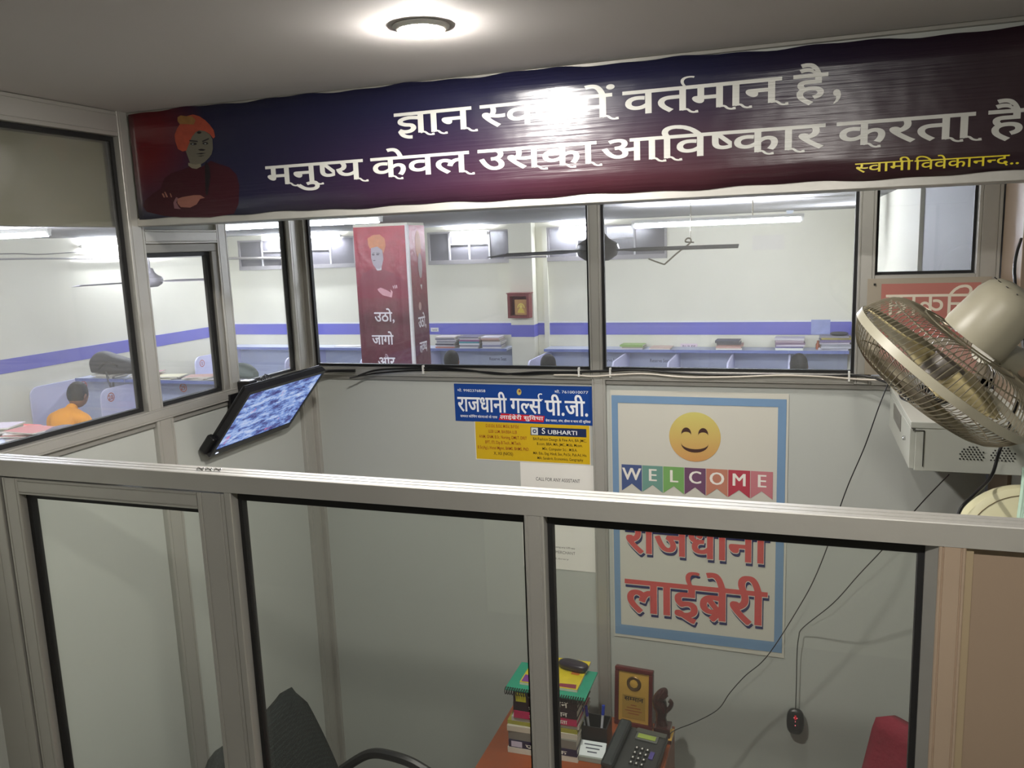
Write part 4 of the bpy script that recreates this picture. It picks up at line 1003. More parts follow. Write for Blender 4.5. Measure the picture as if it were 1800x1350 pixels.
# ================================================================== CHAIRS
def mesh_mat():
    m, n, b = nt('black_mesh_cloth'); tc = n.nodes.new('ShaderNodeTexCoord'); v = n.nodes.new('ShaderNodeTexVoronoi'); v.inputs['Scale'].default_value = 150; v.inputs['Randomness'].default_value = .25
    r = n.nodes.new('ShaderNodeValToRGB'); r.color_ramp.elements[0].color = (*lin((58, 70, 68)), 1); r.color_ramp.elements[1].color = (*lin((14, 18, 18)), 1); r.color_ramp.elements[1].position = .45
    n.links.new(tc.outputs['Object'], v.inputs['Vector']); n.links.new(v.outputs['Distance'], r.inputs[0]); n.links.new(r.outputs[0], b.inputs['Base Color']); b.inputs['Roughness'].default_value = .8
    return m
MESH = mesh_mat()
def mesh_chair():
    t = T('office_chair', 'black mesh-backed office chair with curved arms, behind the left pane', 'chair', (-1.22, 1.86, 0))
    # backrest panel: top at x=-1.46, leaning; from y 1.62 to 2.07
    TL, BL_ = V((-1.455, 0, 1.115)), V((-1.235, 0, .60))
    g = MB(); nu, nv = 14, 14; vs = []
    for j in range(nv+1):
        f_ = j/nv
        for i in range(nu+1):
            s = i/nu*2-1; hw = .225*(1-.10*(1-f_)); y = 1.845+s*hw
            r = max(0, (abs(s)-.72)/.28); zc = (1-f_) if False else f_
            p = BL_.lerp(TL, f_); p.y = y; p.x += -.035*s*s+.025*math.sin(f_*PI)
            if f_ > .85: p.z -= .05*r*r*((f_-.85)/.15)
            vs.append(p)
    fs = [(j*(nu+1)+i, j*(nu+1)+i+1, (j+1)*(nu+1)+i+1, (j+1)*(nu+1)+i) for j in range(nv) for i in range(nu)]
    o = g.add(vs, fs).build('backrest', MESH, t, smooth=True); md = o.modifiers.new('s', 'SOLIDIFY'); md.thickness = .03
    MB().ell((-1.14, 1.86, .49), (.235, .235, .045), 24, e=.6).build('seat', MESH, t, smooth=True)
    for sy in (-1, 1):
        y = 1.86+sy*.265
        MB().tube(smooth_path([(-1.36, y-.03*sy, .80), (-1.28, y, .85), (-1.20, y, .862), (-1.10, y, .842), (-1.02, y, .78), (-1.02, y, .62), (-1.10, y-.03*sy, .50)], 5), .016, 8).build('armrest', BLACK, t, smooth=True)
    MB().tube([(-1.33, 1.86, .66), (-1.28, 1.86, .44), (-1.15, 1.86, .43)], .02, 8).build('back_support', BLACK, t)
    MB().lathe([(.028, .08), (.028, .30), (.022, .30), (.022, .45)], (-1.14, 1.86, 0), (0, 0, 1), 16).build('gas_column', BLACK, t)
    for k in range(5):
        th = 2*PI*k/5+.3; e = V((-1.14+.24*math.cos(th), 1.86+.24*math.sin(th), .07))
        MB().tube([(-1.14, 1.86, .10), e], [.022, .014], 8).build('leg', BLACK, t)
        MB().lathe([(.025, -.012), (.027, -.008), (.027, .008), (.025, .012)], e+V((0, 0, -.043)), (math.sin(th), -math.cos(th), 0), 14).build('castor', DKGREY, t)
mesh_chair()
def red_chair():
    RC = mat('maroon_cloth', (128, 20, 44), .8, noise=.2, nscale=10, bump=.3, bscale=60)
    t = T('visitor_chair', 'dark red upholstered chair by the right post of the front partition', 'chair', (.15, 2.35, 0))
    g = MB(); vs = []; nu, nv = 10, 10; wd = V((.80, -.60, 0)); fd = V((-.60, -.80, 0)); c0 = V((.335, 2.37, 0))
    for j in range(nv+1):
        f_ = j/nv
        for i in range(nu+1):
            s = i/nu*2-1; hw = .185-.055*f_
            p = c0 + wd*(s*hw) + fd*(.05*(1-f_)-.02*s*s) + V((-.02*(1-f_), 0, .52+.53*f_)); r = max(0, abs(s)-.7)/.3
            if f_ > .9: p.z -= .02*r*r
            vs.append(p)
    fs = [(j*(nu+1)+i, j*(nu+1)+i+1, (j+1)*(nu+1)+i+1, (j+1)*(nu+1)+i) for j in range(nv) for i in range(nu)]
    o = g.add(vs, fs).build('backrest', RC, t, smooth=True); md = o.modifiers.new('s', 'SOLIDIFY'); md.thickness = .045
    sc_ = c0+fd*.24; MB().ell((sc_.x, sc_.y, .46), (.21, .21, .05), 20, e=.6).build('seat', RC, t, smooth=True)
    for a, b_ in ((-.15, -.15), (-.15, .15), (.15, -.15), (.15, .15)):
        q = sc_+wd*a+fd*b_; MB().tube([(q.x, q.y, 0), (q.x, q.y, .43)], .012, 8).build('leg', BLACK, t)
red_chair()

# ================================================================== THE READING HALL
# --- free standing column wrapped in printed banner
cl = S('column', label='square column of the reading hall wrapped in printed vinyl'); cl.name = 'wall_column'
MB().box((-3.965, 7.003, 0), (-3.403, 7.36, 2.68)).build('shaft', CREAM, cl)
MB().box((-3.425, 6.992, 0), (-3.398, 7.02, 2.66)).build('corner_strip', mat('white_corner_strip', (220, 216, 214), .4), cl)
pb_ = T('pillar_banner', 'maroon printed banner with turbaned man and Hindi words on the column front', 'banner', (-3.70, 7.0, .3))
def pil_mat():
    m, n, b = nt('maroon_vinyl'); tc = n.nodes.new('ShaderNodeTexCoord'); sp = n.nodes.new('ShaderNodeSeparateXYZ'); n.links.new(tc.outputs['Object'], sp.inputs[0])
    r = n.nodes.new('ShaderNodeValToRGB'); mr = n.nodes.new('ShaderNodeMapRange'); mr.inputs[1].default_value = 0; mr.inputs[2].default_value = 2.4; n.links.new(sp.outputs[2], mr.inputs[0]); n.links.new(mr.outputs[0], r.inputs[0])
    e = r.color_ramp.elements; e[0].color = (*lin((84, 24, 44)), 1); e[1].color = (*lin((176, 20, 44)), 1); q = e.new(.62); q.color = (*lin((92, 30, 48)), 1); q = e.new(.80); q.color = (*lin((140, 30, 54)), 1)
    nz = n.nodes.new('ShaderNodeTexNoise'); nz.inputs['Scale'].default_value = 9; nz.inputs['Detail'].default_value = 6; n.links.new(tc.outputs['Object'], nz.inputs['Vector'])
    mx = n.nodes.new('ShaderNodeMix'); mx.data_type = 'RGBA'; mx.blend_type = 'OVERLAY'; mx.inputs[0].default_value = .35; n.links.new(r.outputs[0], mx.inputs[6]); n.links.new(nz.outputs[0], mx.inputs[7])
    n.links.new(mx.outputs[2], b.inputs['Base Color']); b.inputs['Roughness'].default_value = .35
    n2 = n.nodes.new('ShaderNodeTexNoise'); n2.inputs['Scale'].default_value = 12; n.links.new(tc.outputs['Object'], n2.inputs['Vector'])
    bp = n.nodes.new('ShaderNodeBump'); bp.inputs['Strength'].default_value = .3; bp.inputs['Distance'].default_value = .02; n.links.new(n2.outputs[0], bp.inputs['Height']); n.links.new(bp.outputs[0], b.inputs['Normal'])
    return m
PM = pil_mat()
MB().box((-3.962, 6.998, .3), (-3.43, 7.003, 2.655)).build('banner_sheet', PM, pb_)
pf = ((0, 6.997, 0), (1, 0, 0), (0, 0, 1), (0, -1, 0))
WP = flat((232, 228, 232))
for s_, ya, w_ in (('उठो,', 541, 40), ('जागो', 581, 42), ('और', 620, 34)):
    a = P({'उठो,': 659, 'जागो': 655, 'और': 665}[s_], ya+24, 1, 6.997)
    lettering('lettering', s_, pf, a.x, a.z, WP, pb_, width=w_*.0053, em=.135, off=.018)
a = P(660, 680, 1, 6.997)
lettering('lettering', 'रुको मत', pf, -3.80, .95, WP, pb_, width=.3, em=.135, off=.018)
def pxq(name, pts, m, par, eps, sc=5.194, ox=600, oy=390):
    q = [P(ox+a/sc, oy+b_/sc, 1, 6.997)+V((0, -eps, 0)) for a, b_ in pts]
    return MB().add(q, [tuple(range(len(q)))[::-1]]).build(name, m, par)
pxq('robe', [(300,430),(340,455),(380,430),(470,470),(560,520),(610,600),(620,700),(160,700),(170,540),(200,470),(260,440)], flat((128, 40, 62), .35), pb_, .0008)
pxq('face', [(270,240),(330,225),(375,260),(385,340),(372,400),(355,440),(320,430),(290,390),(272,330)], flat((170, 160, 168), .35), pb_, .0014)
pxq('turban', [(245,210),(240,150),(290,120),(350,115),(395,150),(405,215),(385,290),(372,255),(330,225),(275,238),(262,245)], mat('print_turban_pale', (206, 130, 84), .4, noise=.3, nscale=30), pb_, .0018)
pxq('collar', [(315,425),(350,430),(368,410),(368,440),(330,445)], flat((206, 200, 206), .35), pb_, .002)
pxq('hand', [(330,615),(360,600),(420,625),(460,650),(440,685),(380,670),(345,640)], flat((206, 150, 160), .35), pb_, .002)
pxq('cuff', [(450,615),(470,640),(462,690),(440,685),(455,650)], flat((222, 170, 176), .35), pb_, .0022)
for f_ in ([(470,585),(476,583),(482,608),(476,608)], [(485,580),(492,577),(498,606),(491,608)], [(500,578),(508,576),(512,604),(506,606)]): pxq('finger', f_, flat((226, 196, 200), .35), pb_, .002)
for f_ in (ellpts((292, 300), (14, 7), 10), ellpts((332, 298), (15, 7), 10), [(288,352),(300,348),(318,352),(300,357)], [(283,285),(305,280),(305,285),(285,290)], [(318,282),(350,284),(350,290),(318,287)]): pxq('facial_feature', f_, flat((70, 52, 70), .4), pb_, .002)
for k in range(9):
    th = -.3+k*.32
    pxq('burst_ray', [(575+24*math.cos(th), 150+22*math.sin(th)), (575+24*math.cos(th+.12), 150+22*math.sin(th+.12)), (575+62*math.cos(th+.05), 150+70*math.sin(th+.05))], flat((230, 130, 150), .4), pb_, .001)
ps = T('pillar_banner', 'narrow maroon banner with the same man on the right side of the column', 'banner', (-3.40, 7.2, .3))
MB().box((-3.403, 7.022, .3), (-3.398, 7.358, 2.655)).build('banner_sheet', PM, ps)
sf = ((-3.3975, 0, 0), (0, 1, 0), (0, 0, 1), (1, 0, 0))
lettering('lettering', 'उठो,', sf, 7.12, 1.70, WP, ps, width=.17, em=.15, off=.018)
lettering('lettering', 'लक्ष्य', sf, 7.12, 1.46, WP, ps, width=.16, em=.15, off=.018)
poly('turban', sf, ellpts((7.20, 2.48), (.06, .13), 18), mat('print_turban_side', (196, 124, 72), .4, noise=.3, nscale=30), ps, .001)
poly('face', sf, ellpts((7.22, 2.28), (.045, .12), 18), flat((176, 160, 160), .4), ps, .0015)
poly('collar', sf, [(7.20, 2.10), (7.24, 2.10), (7.225, 2.05)], flat((210, 200, 200), .4), ps, .002)
poly('hand', sf, ellpts((7.17, 1.90), (.03, .04), 12), flat((190, 150, 146), .4), ps, .002)

# --- tube lights
def tube_light(c, dirv, Lh, label, r=.0135, back=(0, 0, .03), on=True):
    d = V(dirv).normalized(); c = V(c); t = T('tube_light', label, 'tube light', tuple(c))
    MB().tube([c-d*Lh/2, c+d*Lh/2], r, 12).build('tube', TUBEM, t, smooth=True)
    q = c+V(back); MB().obox(q, (Lh+.05, .028, .022) if abs(d.x) > .5 else (.028, Lh+.05, .022)).build('batten', WHITE, t)
    for s_ in (-1, 1): MB().obox(c+d*s_*(Lh/2+.012)+V(back)*.4, (.022, .022, .040)).build('end_holder', WHITE, t)
    return t
t1 = tube_light((-.546, 5.9, 2.540), (1, 0, 0), 1.10, 'long glowing tube light hanging across the right window view')
mb = MB(); 
for x in (-.30,): mb.tube([(x, 5.9, 2.575), (x, 5.9, 2.68)], .004, 6)
mb.build('hanger', STEEL, t1)
mb = MB()
tube_light((-5.98, 9.20, 2.630), (1, 0, 0), 1.10, 'glowing tube light on the far wall left of the column', back=(0, .035, 0))
tube_light((-7.25, 7.60, 2.590), (0, 1, 0), 1.15, 'glowing tube light high on the left wall of the hall', back=(-.028, 0, 0))
tube_light((-3.70, 9.22, 2.585), (1, 0, 0), .42, 'short glowing bar standing in for a tube reflection in the middle far vent', back=(0, .045, .0))  # reflection in the vent glass, made as a glowing bar
tube_light((-2.35, 9.22, 2.590), (1, 0, 0), .42, 'short glowing bar standing in for a tube reflection in the right far vent', back=(0, .045, .0))  # also a glowing bar in place of a reflection in the glass
tube_light((.495, 7.7, 2.42), (0, 1, 0), .55, 'glowing tube light on the right wall of the hall, mostly hidden by the post', back=(.022, 0, 0))
tube_light((-3.0, 4.6, 2.62), (1, 0, 0), 1.15, 'extra tube light added under the hall ceiling, in front of the column')  # added to brighten the hall, as are the next two
tube_light((-5.2, 4.2, 2.62), (1, 0, 0), 1.15, 'extra tube light added under the hall ceiling near the left side', )  # added fill for the left of the hall
tube_light((-5.0, 2.0, 2.62), (1, 0, 0), 1.15, 'extra tube light added under the hall ceiling left of the office', )  # added fill, out of view beside the office
# --- far vents
def vent(x0, x1, z0, z1, label, nb, y=9.3):
    t = T('ventilator_window', label, 'window', ((x0+x1)/2, y, z0), 'ventilator windows on the far wall')
    MB().box((x0, y-.015, z0), (x1, y-.010, z1)).build('dark_pane', mat('dark_pane', (104, 102, 106), .12, noise=.15, nscale=4), t)
    mb = MB(); e = .025; WF = mat('vent_frame', (150, 146, 146), .5)
    mb.box((x0-e, y-.04, z0-.05), (x1+e, y, z0)); mb.box((x0-e, y-.035, z1), (x1+e, y, z1+.02)); mb.box((x0-e, y-.035, z0), (x0, y, z1)); mb.box((x1, y-.035, z0), (x1+e, y, z1)); mb.build('frame', WF, t)
    for k in range(1, nb):
        x = x0+(x1-x0)*k/nb; MB().box((x-.010, y-.030, z0), (x+.010, y-.015, z1)).build('mullion', flat((190, 188, 188)), t)
    MB().box((x0+(x1-x0)/nb, y-.028, (z0+z1)/2+.02), (x1-(x1-x0)/nb if nb > 2 else x1, y-.016, (z0+z1)/2+.033)).build('crossbar', flat((190, 188, 188)), t)
vent(-6.95, -5.26, 2.285, 2.60, 'dark ventilator window high on the far wall, behind the column on its left', 5)
vent(-4.22, -3.20, 2.285, 2.60, 'dark ventilator window high on the far wall between column and pilaster', 4)
vent(-2.72, -1.40, 2.285, 2.60, 'dark ventilator window high on the far wall right of the pilaster', 4)
tag(MB().box((-3.21, 9.09, 2.285), (-2.70, 9.135, 2.305)).build('shelf_strip', flat((150, 146, 146)), None), 'grey strip crossing the pilaster between two ventilator windows', 'strip')
# --- conduits
cable('conduit', 'grey conduit with clips running along the left wall of the hall', [(-7.28, .9, 2.50), (-7.28, 3, 2.50), (-7.28, 6.0, 2.485), (-7.28, 7.4, 2.455), (-7.28, 9.2, 2.44)], .009, flat((160, 158, 156)), 'pipe')
cable('conduit', 'thin sagging cable above the conduit on the left wall of the hall', [(-7.285, 5.0, 2.52), (-7.285, 6.1, 2.535), (-7.285, 6.5, 2.52), (-7.285, 7.0, 2.53), (-7.285, 7.4, 2.50), (-7.285, 8.2, 2.535), (-7.285, 9.0, 2.53)], .005, flat((120, 116, 116)), 'cable')
cable('conduit', 'grey conduit at the left end of the far wall', [(-7.28, 9.27, 2.40), (-6.6, 9.275, 2.385), (-6.28, 9.275, 2.365), (-6.28, 9.275, 2.30)], .016, flat((170, 166, 160)), 'pipe')
mb = MB()
# --- ceiling fans
def ceiling_fan(c, ang, label, R_=.60, m=None, rodtop=2.68, tilt=0.):
    c = V(c); t = T('ceiling_fan', label, 'ceiling fan', tuple(c)); m = m or mat('fan_grey', (116, 112, 116), .4)
    MB().lathe([(.001, -.045), (.05, -.042), (.085, -.02), (.095, .01), (.09, .03), (.05, .055), (.035, .075), (.028, .10), (.022, .105)], c, (0, 0, 1), 24).build('motor', m, t, smooth=True)
    MB().tube([c+V((0, 0, .10)), (c.x, c.y, rodtop-.04)], .009, 8).build('rod', m, t)
    MB().lathe([(.02, -.08), (.05, -.01), (.05, 0)], (c.x, c.y, rodtop), (0, 0, 1), 18).build('canopy', m, t, smooth=True)
    for k in range(3):
        th = ang+2*PI*k/3; d = V((math.cos(th), math.sin(th), 0)); w = V((-math.sin(th), math.cos(th), 0))
        vs = [c+d*.08-w*.02, c+d*.08+w*.02, c+d*.18+w*.05+V((0, 0, .006)), c+d*.18-w*.05-V((0, 0, .006)), c+d*R_+w*.055+V((0, 0, .006)), c+d*R_-w*.055-V((0, 0, .006))]
        o = MB().add(vs, [(0, 1, 2, 3), (3, 2, 4, 5)]).build('blade', m, t); md = o.modifiers.new('s', 'SOLIDIFY'); md.thickness = .004
# seen edge-on from above eye level
ceiling_fan((-4.808, 5.27, 2.262), math.radians(16), 'grey ceiling fan seen through the left sash', m=mat('fan_pale', (150, 146, 152), .4))
ceiling_fan((-.84, 3.62, 2.405), math.radians(2), 'dark ceiling fan half hidden by the centre post of the back partition', R_=.60, m=mat('fan_mid', (100, 98, 98), .4))
hk = MB().tube(smooth_path([P(1140, 455, 1, 5.2), P(1165, 464, 1, 5.2), P(1171, 462, 1, 5.2), P(1190, 445, 1, 5.2), P(1212, 428, 1, 5.2), P(1214, 420, 1, 5.2), P(1208, 419, 1, 5.2), P(1205, 425, 1, 5.2), P(1220, 426, 1, 5.2)], 4), .005, 6)
hk.tube([P(1214, 420, 1, 5.2), V((P(1214, 420, 1, 5.2).x, 5.2, 2.68))], .002, 6)
tag(hk.build('wire_hook', STEEL), 'bent wire hook hanging in the hall right of the centre post', 'hook')
tag(MB().add([P(1372+8, 358, 1, 8.9), P(1402, 357, 1, 8.9), P(1393, 375, 1, 8.9), P(1383, 376, 1, 8.9)], [(0, 3, 2, 1)]).build('paper_flag', flat((200, 208, 218))), 'small pale blue and white paper flag below the hall ceiling', 'flag').modifiers.new('s', 'SOLIDIFY').thickness = .002
tag(MB().box((-.472, 9.292, 2.29), (-.150, 9.298, 2.44)).box((-.472, 9.288, 2.425), (-.145, 9.292, 2.445)).build('wall_paper_sheet', flat((222, 218, 206))), 'cream paper sheet stuck high on the far wall', 'paper')
lp = st(MB().box((-7.3, 9.294, 1.523), (.53, 9.3, 1.540)).build('trim_5', flat((232, 232, 232))), 'thin white line above the blue band')
# --- deity box on the pilaster
db = T('wall_shrine', 'small dark red wooden wall box with a gold picture, on the pilaster', 'wall box', (-3.05, 9.1, 1.6))
X0_, X1_, Z0_, Z1_ = -3.165, -2.905, 1.605, 1.885
RW = mat('red_brown_wood', (122, 56, 58), .4, noise=.2, nscale=10)
mb = MB(); 
for q in ((X0_, X0_+.03, Z0_, Z1_), (X1_-.03, X1_, Z0_, Z1_), (X0_+.03, X1_-.03, Z0_, Z0_+.03), (X0_+.03, X1_-.03, Z1_-.03, Z1_)): mb.box((q[0], 9.02, q[2]), (q[1], 9.135, q[3]))
mb.build('case', RW, db); MB().box((X0_+.03, 9.12, Z0_+.03), (X1_-.03, 9.13, Z1_-.03)).build('back_board', flat((96, 50, 56)), db)
MB().box((X0_-.01, 9.01, Z1_), (X1_+.02, 9.135, Z1_+.010)).build('top_board', RW, db)
pic = MB().box((X0_+.075, 9.06, Z0_+.035), (X1_-.035, 9.07, Z1_-.07)).build('picture', mat('picture_amber', (196, 150, 96), .4, noise=.3, nscale=20), db)
pcf = ((0, 9.0595, 0), (1, 0, 0), (0, 0, 1), (0, -1, 0)); cxp = (X0_+.075+X1_-.035)/2
poly('gold_arch', pcf, [(cxp+.045*math.cos(PI*k/12), 1.72+.055*math.sin(PI*k/12)) for k in range(13)]+[(cxp-.032*math.cos(PI*k/12), 1.72+.038*math.sin(PI*k/12)) for k in range(13)], flat((232, 208, 110)), db, .001)
poly('gold_figure', pcf, ellpts((cxp, 1.735), (.018, .02), 12), flat((236, 214, 120)), db, .002)
poly('gold_figure', pcf, [(cxp-.045, 1.665), (cxp+.045, 1.66), (cxp+.03, 1.70), (cxp+.012, 1.72), (cxp-.014, 1.718), (cxp-.032, 1.70)], flat((226, 200, 96)), db, .002)
# --- small papers on the far wall
def wsheet(label, px, py, qx, qy, c, y=9.29, text=None, name='paper_sheet'):
    a = P(px, py, 1, y); b_ = P(qx, qy, 1, y); t = T(name, label, 'paper', (a.x, y, b_.z)); MB().box((a.x, y, b_.z), (b_.x, y+.0025, a.z)).build('sheet', c, t)
    if text:
        f2 = ((0, y, 0), (1, 0, 0), (0, 0, 1), (0, -1, 0)); lettering('lettering', text, f2, a.x+.02, b_.z+(a.z-b_.z)*.25, flat((90, 84, 96)), t, width=b_.x-a.x-.04, em=(a.z-b_.z)*.7, off=.01)
    return t
wsheet('white paper slip on the blue band right of the column', 757, 576, 771, 583, PAPER, text='Reserve Seat')
wsheet('printed picture of a coloured map on the blue band near the right corner', 1426, 562, 1459, 588, mat('map_print', (150, 160, 206), .5, noise=.35, nscale=14))
wsheet('pink-bordered paper slip on the far wall below the blue band', 1196, 604, 1226, 615, flat((226, 206, 216)), text='RULES')

# --- study cubicles
def number_tag(par, s, y, z, x, facing='X'):
    "orange ring with a number on a panel"
    if facing == 'X': f2 = ((x, 0, 0), (0, 1, 0), (0, 0, 1), (1, 0, 0)); u = y
    else: f2 = ((0, y, 0), (1, 0, 0), (0, 0, 1), (0, -1, 0)); u = x
    R0 = .045
    ring = [(R0*math.cos(2*PI*k/20), R0*math.sin(2*PI*k/20)) for k in range(20)]
    o_, ux, uy, nn = [V(q) for q in f2]; c = o_+ux*u+uy*z
    vs = [c+(ux*a+uy*b_)+nn*.002 for a, b_ in ring]+[c+(ux*a+uy*b_)*.8+nn*.002 for a, b_ in ring]
    MB().add(vs, [(k, (k+1) % 20, (k+1) % 20+20, k+20) for k in range(20)]).build('number_ring', flat((190, 96, 60)), par)
    lettering('number', s, f2, u-.017*len(s), z-.022, flat((170, 70, 44)), par, em=.062, off=.02, eps=.002)
CUBN = [0]
def cubicle(x0, x1, yb, dep, label, sz=1.25, shelf_d=.28, left=None, text=True, right_panel=True, back_z=None, sx0=None):
    t = T('study_cubicle', label, 'study cubicle', ((x0+x1)/2, yb-dep/2, 0)); bz = back_z or sz-.018
    MB().box((x0, yb-.018, .05), (x1, yb, bz)).build('back_panel', BLUEG, t)
    sh = MB().box((sx0 or x0, yb-shelf_d, sz-.018), (x1, yb, sz)).build('top_shelf', BLUEG, t)
    MB().box((sx0 or x0, yb-shelf_d-.003, sz-.030), (x1, yb-shelf_d, sz+.001)).build('edge_band', BLUEE, sh)
    MB().box((x0, yb-dep+.05, .72), (x1-.019, yb-.018, .74)).build('desk_board', BLUEG, t)
    # divider on the left side with a rounded front top corner
    r = .10; pts = [(yb-.018, .05), (yb-dep, .05)] + [(yb-dep+r-r*math.cos(a), sz-.05-r+r*math.sin(a)) for a in [k*PI/12 for k in range(7)]] + [(yb-.018, sz-.05)]
    dv = MB().prism(pts, (x0, 0, 0), (0, 1, 0), (0, 0, 1), (.018, 0, 0)).build('divider', BLUEW, t)
    if left: number_tag(dv, left, yb-dep+.12, sz-.14, x0+.0181)
    if text:
        f2 = ((0, yb-.018, 0), (1, 0, 0), (0, 0, 1), (0, -1, 0)); w_ = min(.22, (x1-x0)*.45)
        lettering('lettering', 'Reserve Seat', f2, x1-w_-.10, sz-.175, flat((84, 84, 100)), t, width=w_, em=.055, off=.01)
    return t
grp = None
xs = [-7.10, -5.79, -4.78, -4.17, -3.19]
nl = ['1', '3', '5', None]
dsc = ['numbered 1 in the far left corner', 'numbered 3, left of the column', 'numbered 5, behind the column', 'between the column and the pilaster']
for k in range(4): cubicle(xs[k], xs[k+1]-.002, 9.29, .92, f'pale blue-grey study cubicle along the far wall, {dsc[k]}', left=nl[k])
xs = [-2.74, -1.82, -1.25, -.66, -.08, .505]
dsc = ['directly right of the pilaster', 'under the green-topped books', 'under the pink-bordered slip', 'third from the right corner, under a short pile', 'in the right corner of the hall']
for k in range(5): cubicle(xs[k], xs[k+1]-.002, 9.29, .92, f'pale blue-grey study cubicle {dsc[k]}', text=k < 2)
cubicle(-7.29, -6.40, 6.78, .62, 'pale lilac study cubicle numbered 27, in front of the person in orange', back_z=1.19, sx0=-7.03, text=False)
number_tag(bpy.data.objects[[o.name for o in bpy.data.objects if o.get('label', '').startswith('pale lilac study cubicle numbered 27')][0]], '27', 6.760, 1.13, -7.20, 'Y')
cubicle(-6.385, -5.28, 6.78, .62, 'pale lilac study cubicle numbered 28, right of the person in orange', left='28', text=False)
cubicle(-5.265, -4.6, 6.78, .62, 'pale lilac study cubicle numbered 30, left of the monitor', left='30', text=False)
c29 = [o for o in bpy.data.objects if o.get('label', '').startswith('pale lilac study cubicle numbered 28')][0]
number_tag(c29, '29', 6.760, 1.13, -5.90, 'Y')
cubicle(-6.6, -4.2, 4.62, .5, 'study cubicle shelf covered with papers at the lower left pane', sz=1.2, shelf_d=.45, text=False)

# --- piles of books and papers in the hall
PAL = [(206, 204, 206), (150, 146, 158), (190, 186, 190), (120, 116, 130), (214, 206, 200), (172, 160, 168), (132, 140, 158), (196, 190, 176)]
def pile(where, cx, cy, z0, w, d, hs, cols, grp_, first=None, jit=.015):
    z = z0
    for k, h in enumerate(hs):
        nm = first if (first and k == len(hs)-1) else 'paperback book'
        book((cx+random.uniform(-jit, jit), cy+random.uniform(-jit, jit), z), (w*random.uniform(.92, 1), d, h-.0008), random.uniform(-.06, .06), cols[k % len(cols)], f'{ORD2[k]} book of the pile {where}', grp_); z += h
    return z
fy = 9.29-.15; Z = 1.251
def X_at(px): return P(px, 600, 1, 9.1).x
pile('on the far shelf touching the column', X_at(787), fy, Z, .26, .2, [.018, .016, .018, .014, .016, .02, .016, .018], [(190, 130, 120), (200, 196, 200), (90, 86, 100)]+PAL, 'books on the far shelf right of the column')
pile('in the middle between column and pilaster', X_at(828), fy, Z, .26, .2, [.02, .018, .02, .022, .02, .016, .018], [(208, 206, 206), (130, 128, 140), (222, 220, 222), (90, 160, 170), (150, 100, 140)], 'books on the far shelf right of the column')
pile('nearest the pilaster on the far shelf', X_at(866), fy, Z, .24, .2, [.018, .02, .018, .024, .02, .02, .014], [(214, 210, 214), (140, 140, 168), (206, 204, 214), (220, 218, 220), (150, 130, 120), (196, 160, 150)], 'books on the far shelf right of the column')
pile('with the green top by the centre post', X_at(1112), fy, Z, .26, .2, [.012, .014, .02], [(206, 196, 200), (150, 150, 130), (140, 172, 96)], 'flat books on the far shelf right of the centre post', first='pale green book')
pile('lying right of the green-topped books', X_at(1162), fy, Z, .25, .2, [.010, .012], [(222, 214, 202), (206, 180, 168)], 'flat books on the far shelf right of the centre post')
pile('halfway between centre post and right corner', X_at(1282), fy, Z, .27, .2, [.016, .022, .016, .02, .026], [(220, 218, 208), (196, 160, 150), (176, 140, 130), (110, 106, 106), (96, 94, 98)], 'books on the right part of the far shelf')
pile('on the far shelf next to the corner pile', X_at(1389), fy, Z, .30, .2, [.024, .016, .02, .02, .024, .022], [(222, 226, 214), (112, 106, 150), (206, 196, 206), (130, 110, 130), (176, 160, 168), (204, 200, 204)], 'books on the right part of the far shelf')
zt = pile('in the far right corner of the hall', X_at(1468), fy, Z, .30, .2, [.022, .02, .022, .02, .026, .02, .016], [(208, 206, 214), (190, 190, 196), (150, 152, 158), (214, 206, 216), (120, 110, 140), (170, 160, 90), (150, 146, 150)], 'books on the right part of the far shelf')
o = MB().ell((X_at(1475), fy, zt+.018), (.09, .06, .02), 14, e=.8).build('cloth_pouch', BAG, None, smooth=True); tag(o, 'dark pouch on top of the book pile in the right corner of the hall', 'pouch')
tag(MB().lathe([(.02, 0), (.022, .05), (.012, .07), (.010, .09)], (X_at(1438), fy, Z), (0, 0, 1), 12).build('small_bottle', flat((170, 96, 70)), None, smooth=True), 'tiny reddish bottle left of the corner book pile', 'bottle')
tag(MB().box((X_at(700)-.9, fy-.05, Z), (X_at(700)-.55, fy+.1, Z+.008)).build('paper_bundle', PAPER), 'loose white papers on the far shelf left of the column', 'papers')
# middle shelf (y 6.5-6.78, z 1.25)
def loose(where, cx, cy, z0, n, w, d, cols, grp_, spread=.08):
    z = z0
    for k in range(n):
        h = random.uniform(.006, .013); rz = random.uniform(-.4, .4); c = cols[k % len(cols)]
        x, y = cx+random.uniform(-spread, spread), cy+random.uniform(-spread*.4, spread*.4)
        t = T('booklet', f'{ORD2[k]} booklet of the heap {where}', 'booklet', (x, y, z), grp_, rz)
        MB().box((-w/2, -d/2, 0), (w/2, d/2, h-.001)).build('sheets', PG, t, local=True); MB().box((-w/2, -d/2, h-.001), (w/2, d/2, h-.0003)).build('cover', flat(c, .4), t, local=True)
        z += h
    return z
g2 = 'booklets and papers on the middle shelf'
loose('under the dark backpack', -6.70, 6.63, 1.251, 4, .26, .19, [(216, 212, 214), (150, 148, 160), (222, 220, 216), (120, 118, 128)], g2, .03)
loose('right of the dark backpack, beside the wide post', -6.22, 6.63, 1.251, 7, .26, .19, [(200, 196, 190), (176, 120, 130), (214, 212, 210), (206, 150, 160), (160, 156, 150)], g2, .03)
loose('at the left part of the sash view', -5.95, 6.62, 1.251, 3, .3, .19, [(222, 220, 200), (214, 214, 214), (226, 220, 180)], g2, .04)
loose('with a pink cover in the sash view', -5.55, 6.62, 1.251, 4, .28, .2, [(214, 214, 214), (212, 170, 176), (222, 214, 210), (206, 160, 150)], g2, .04)
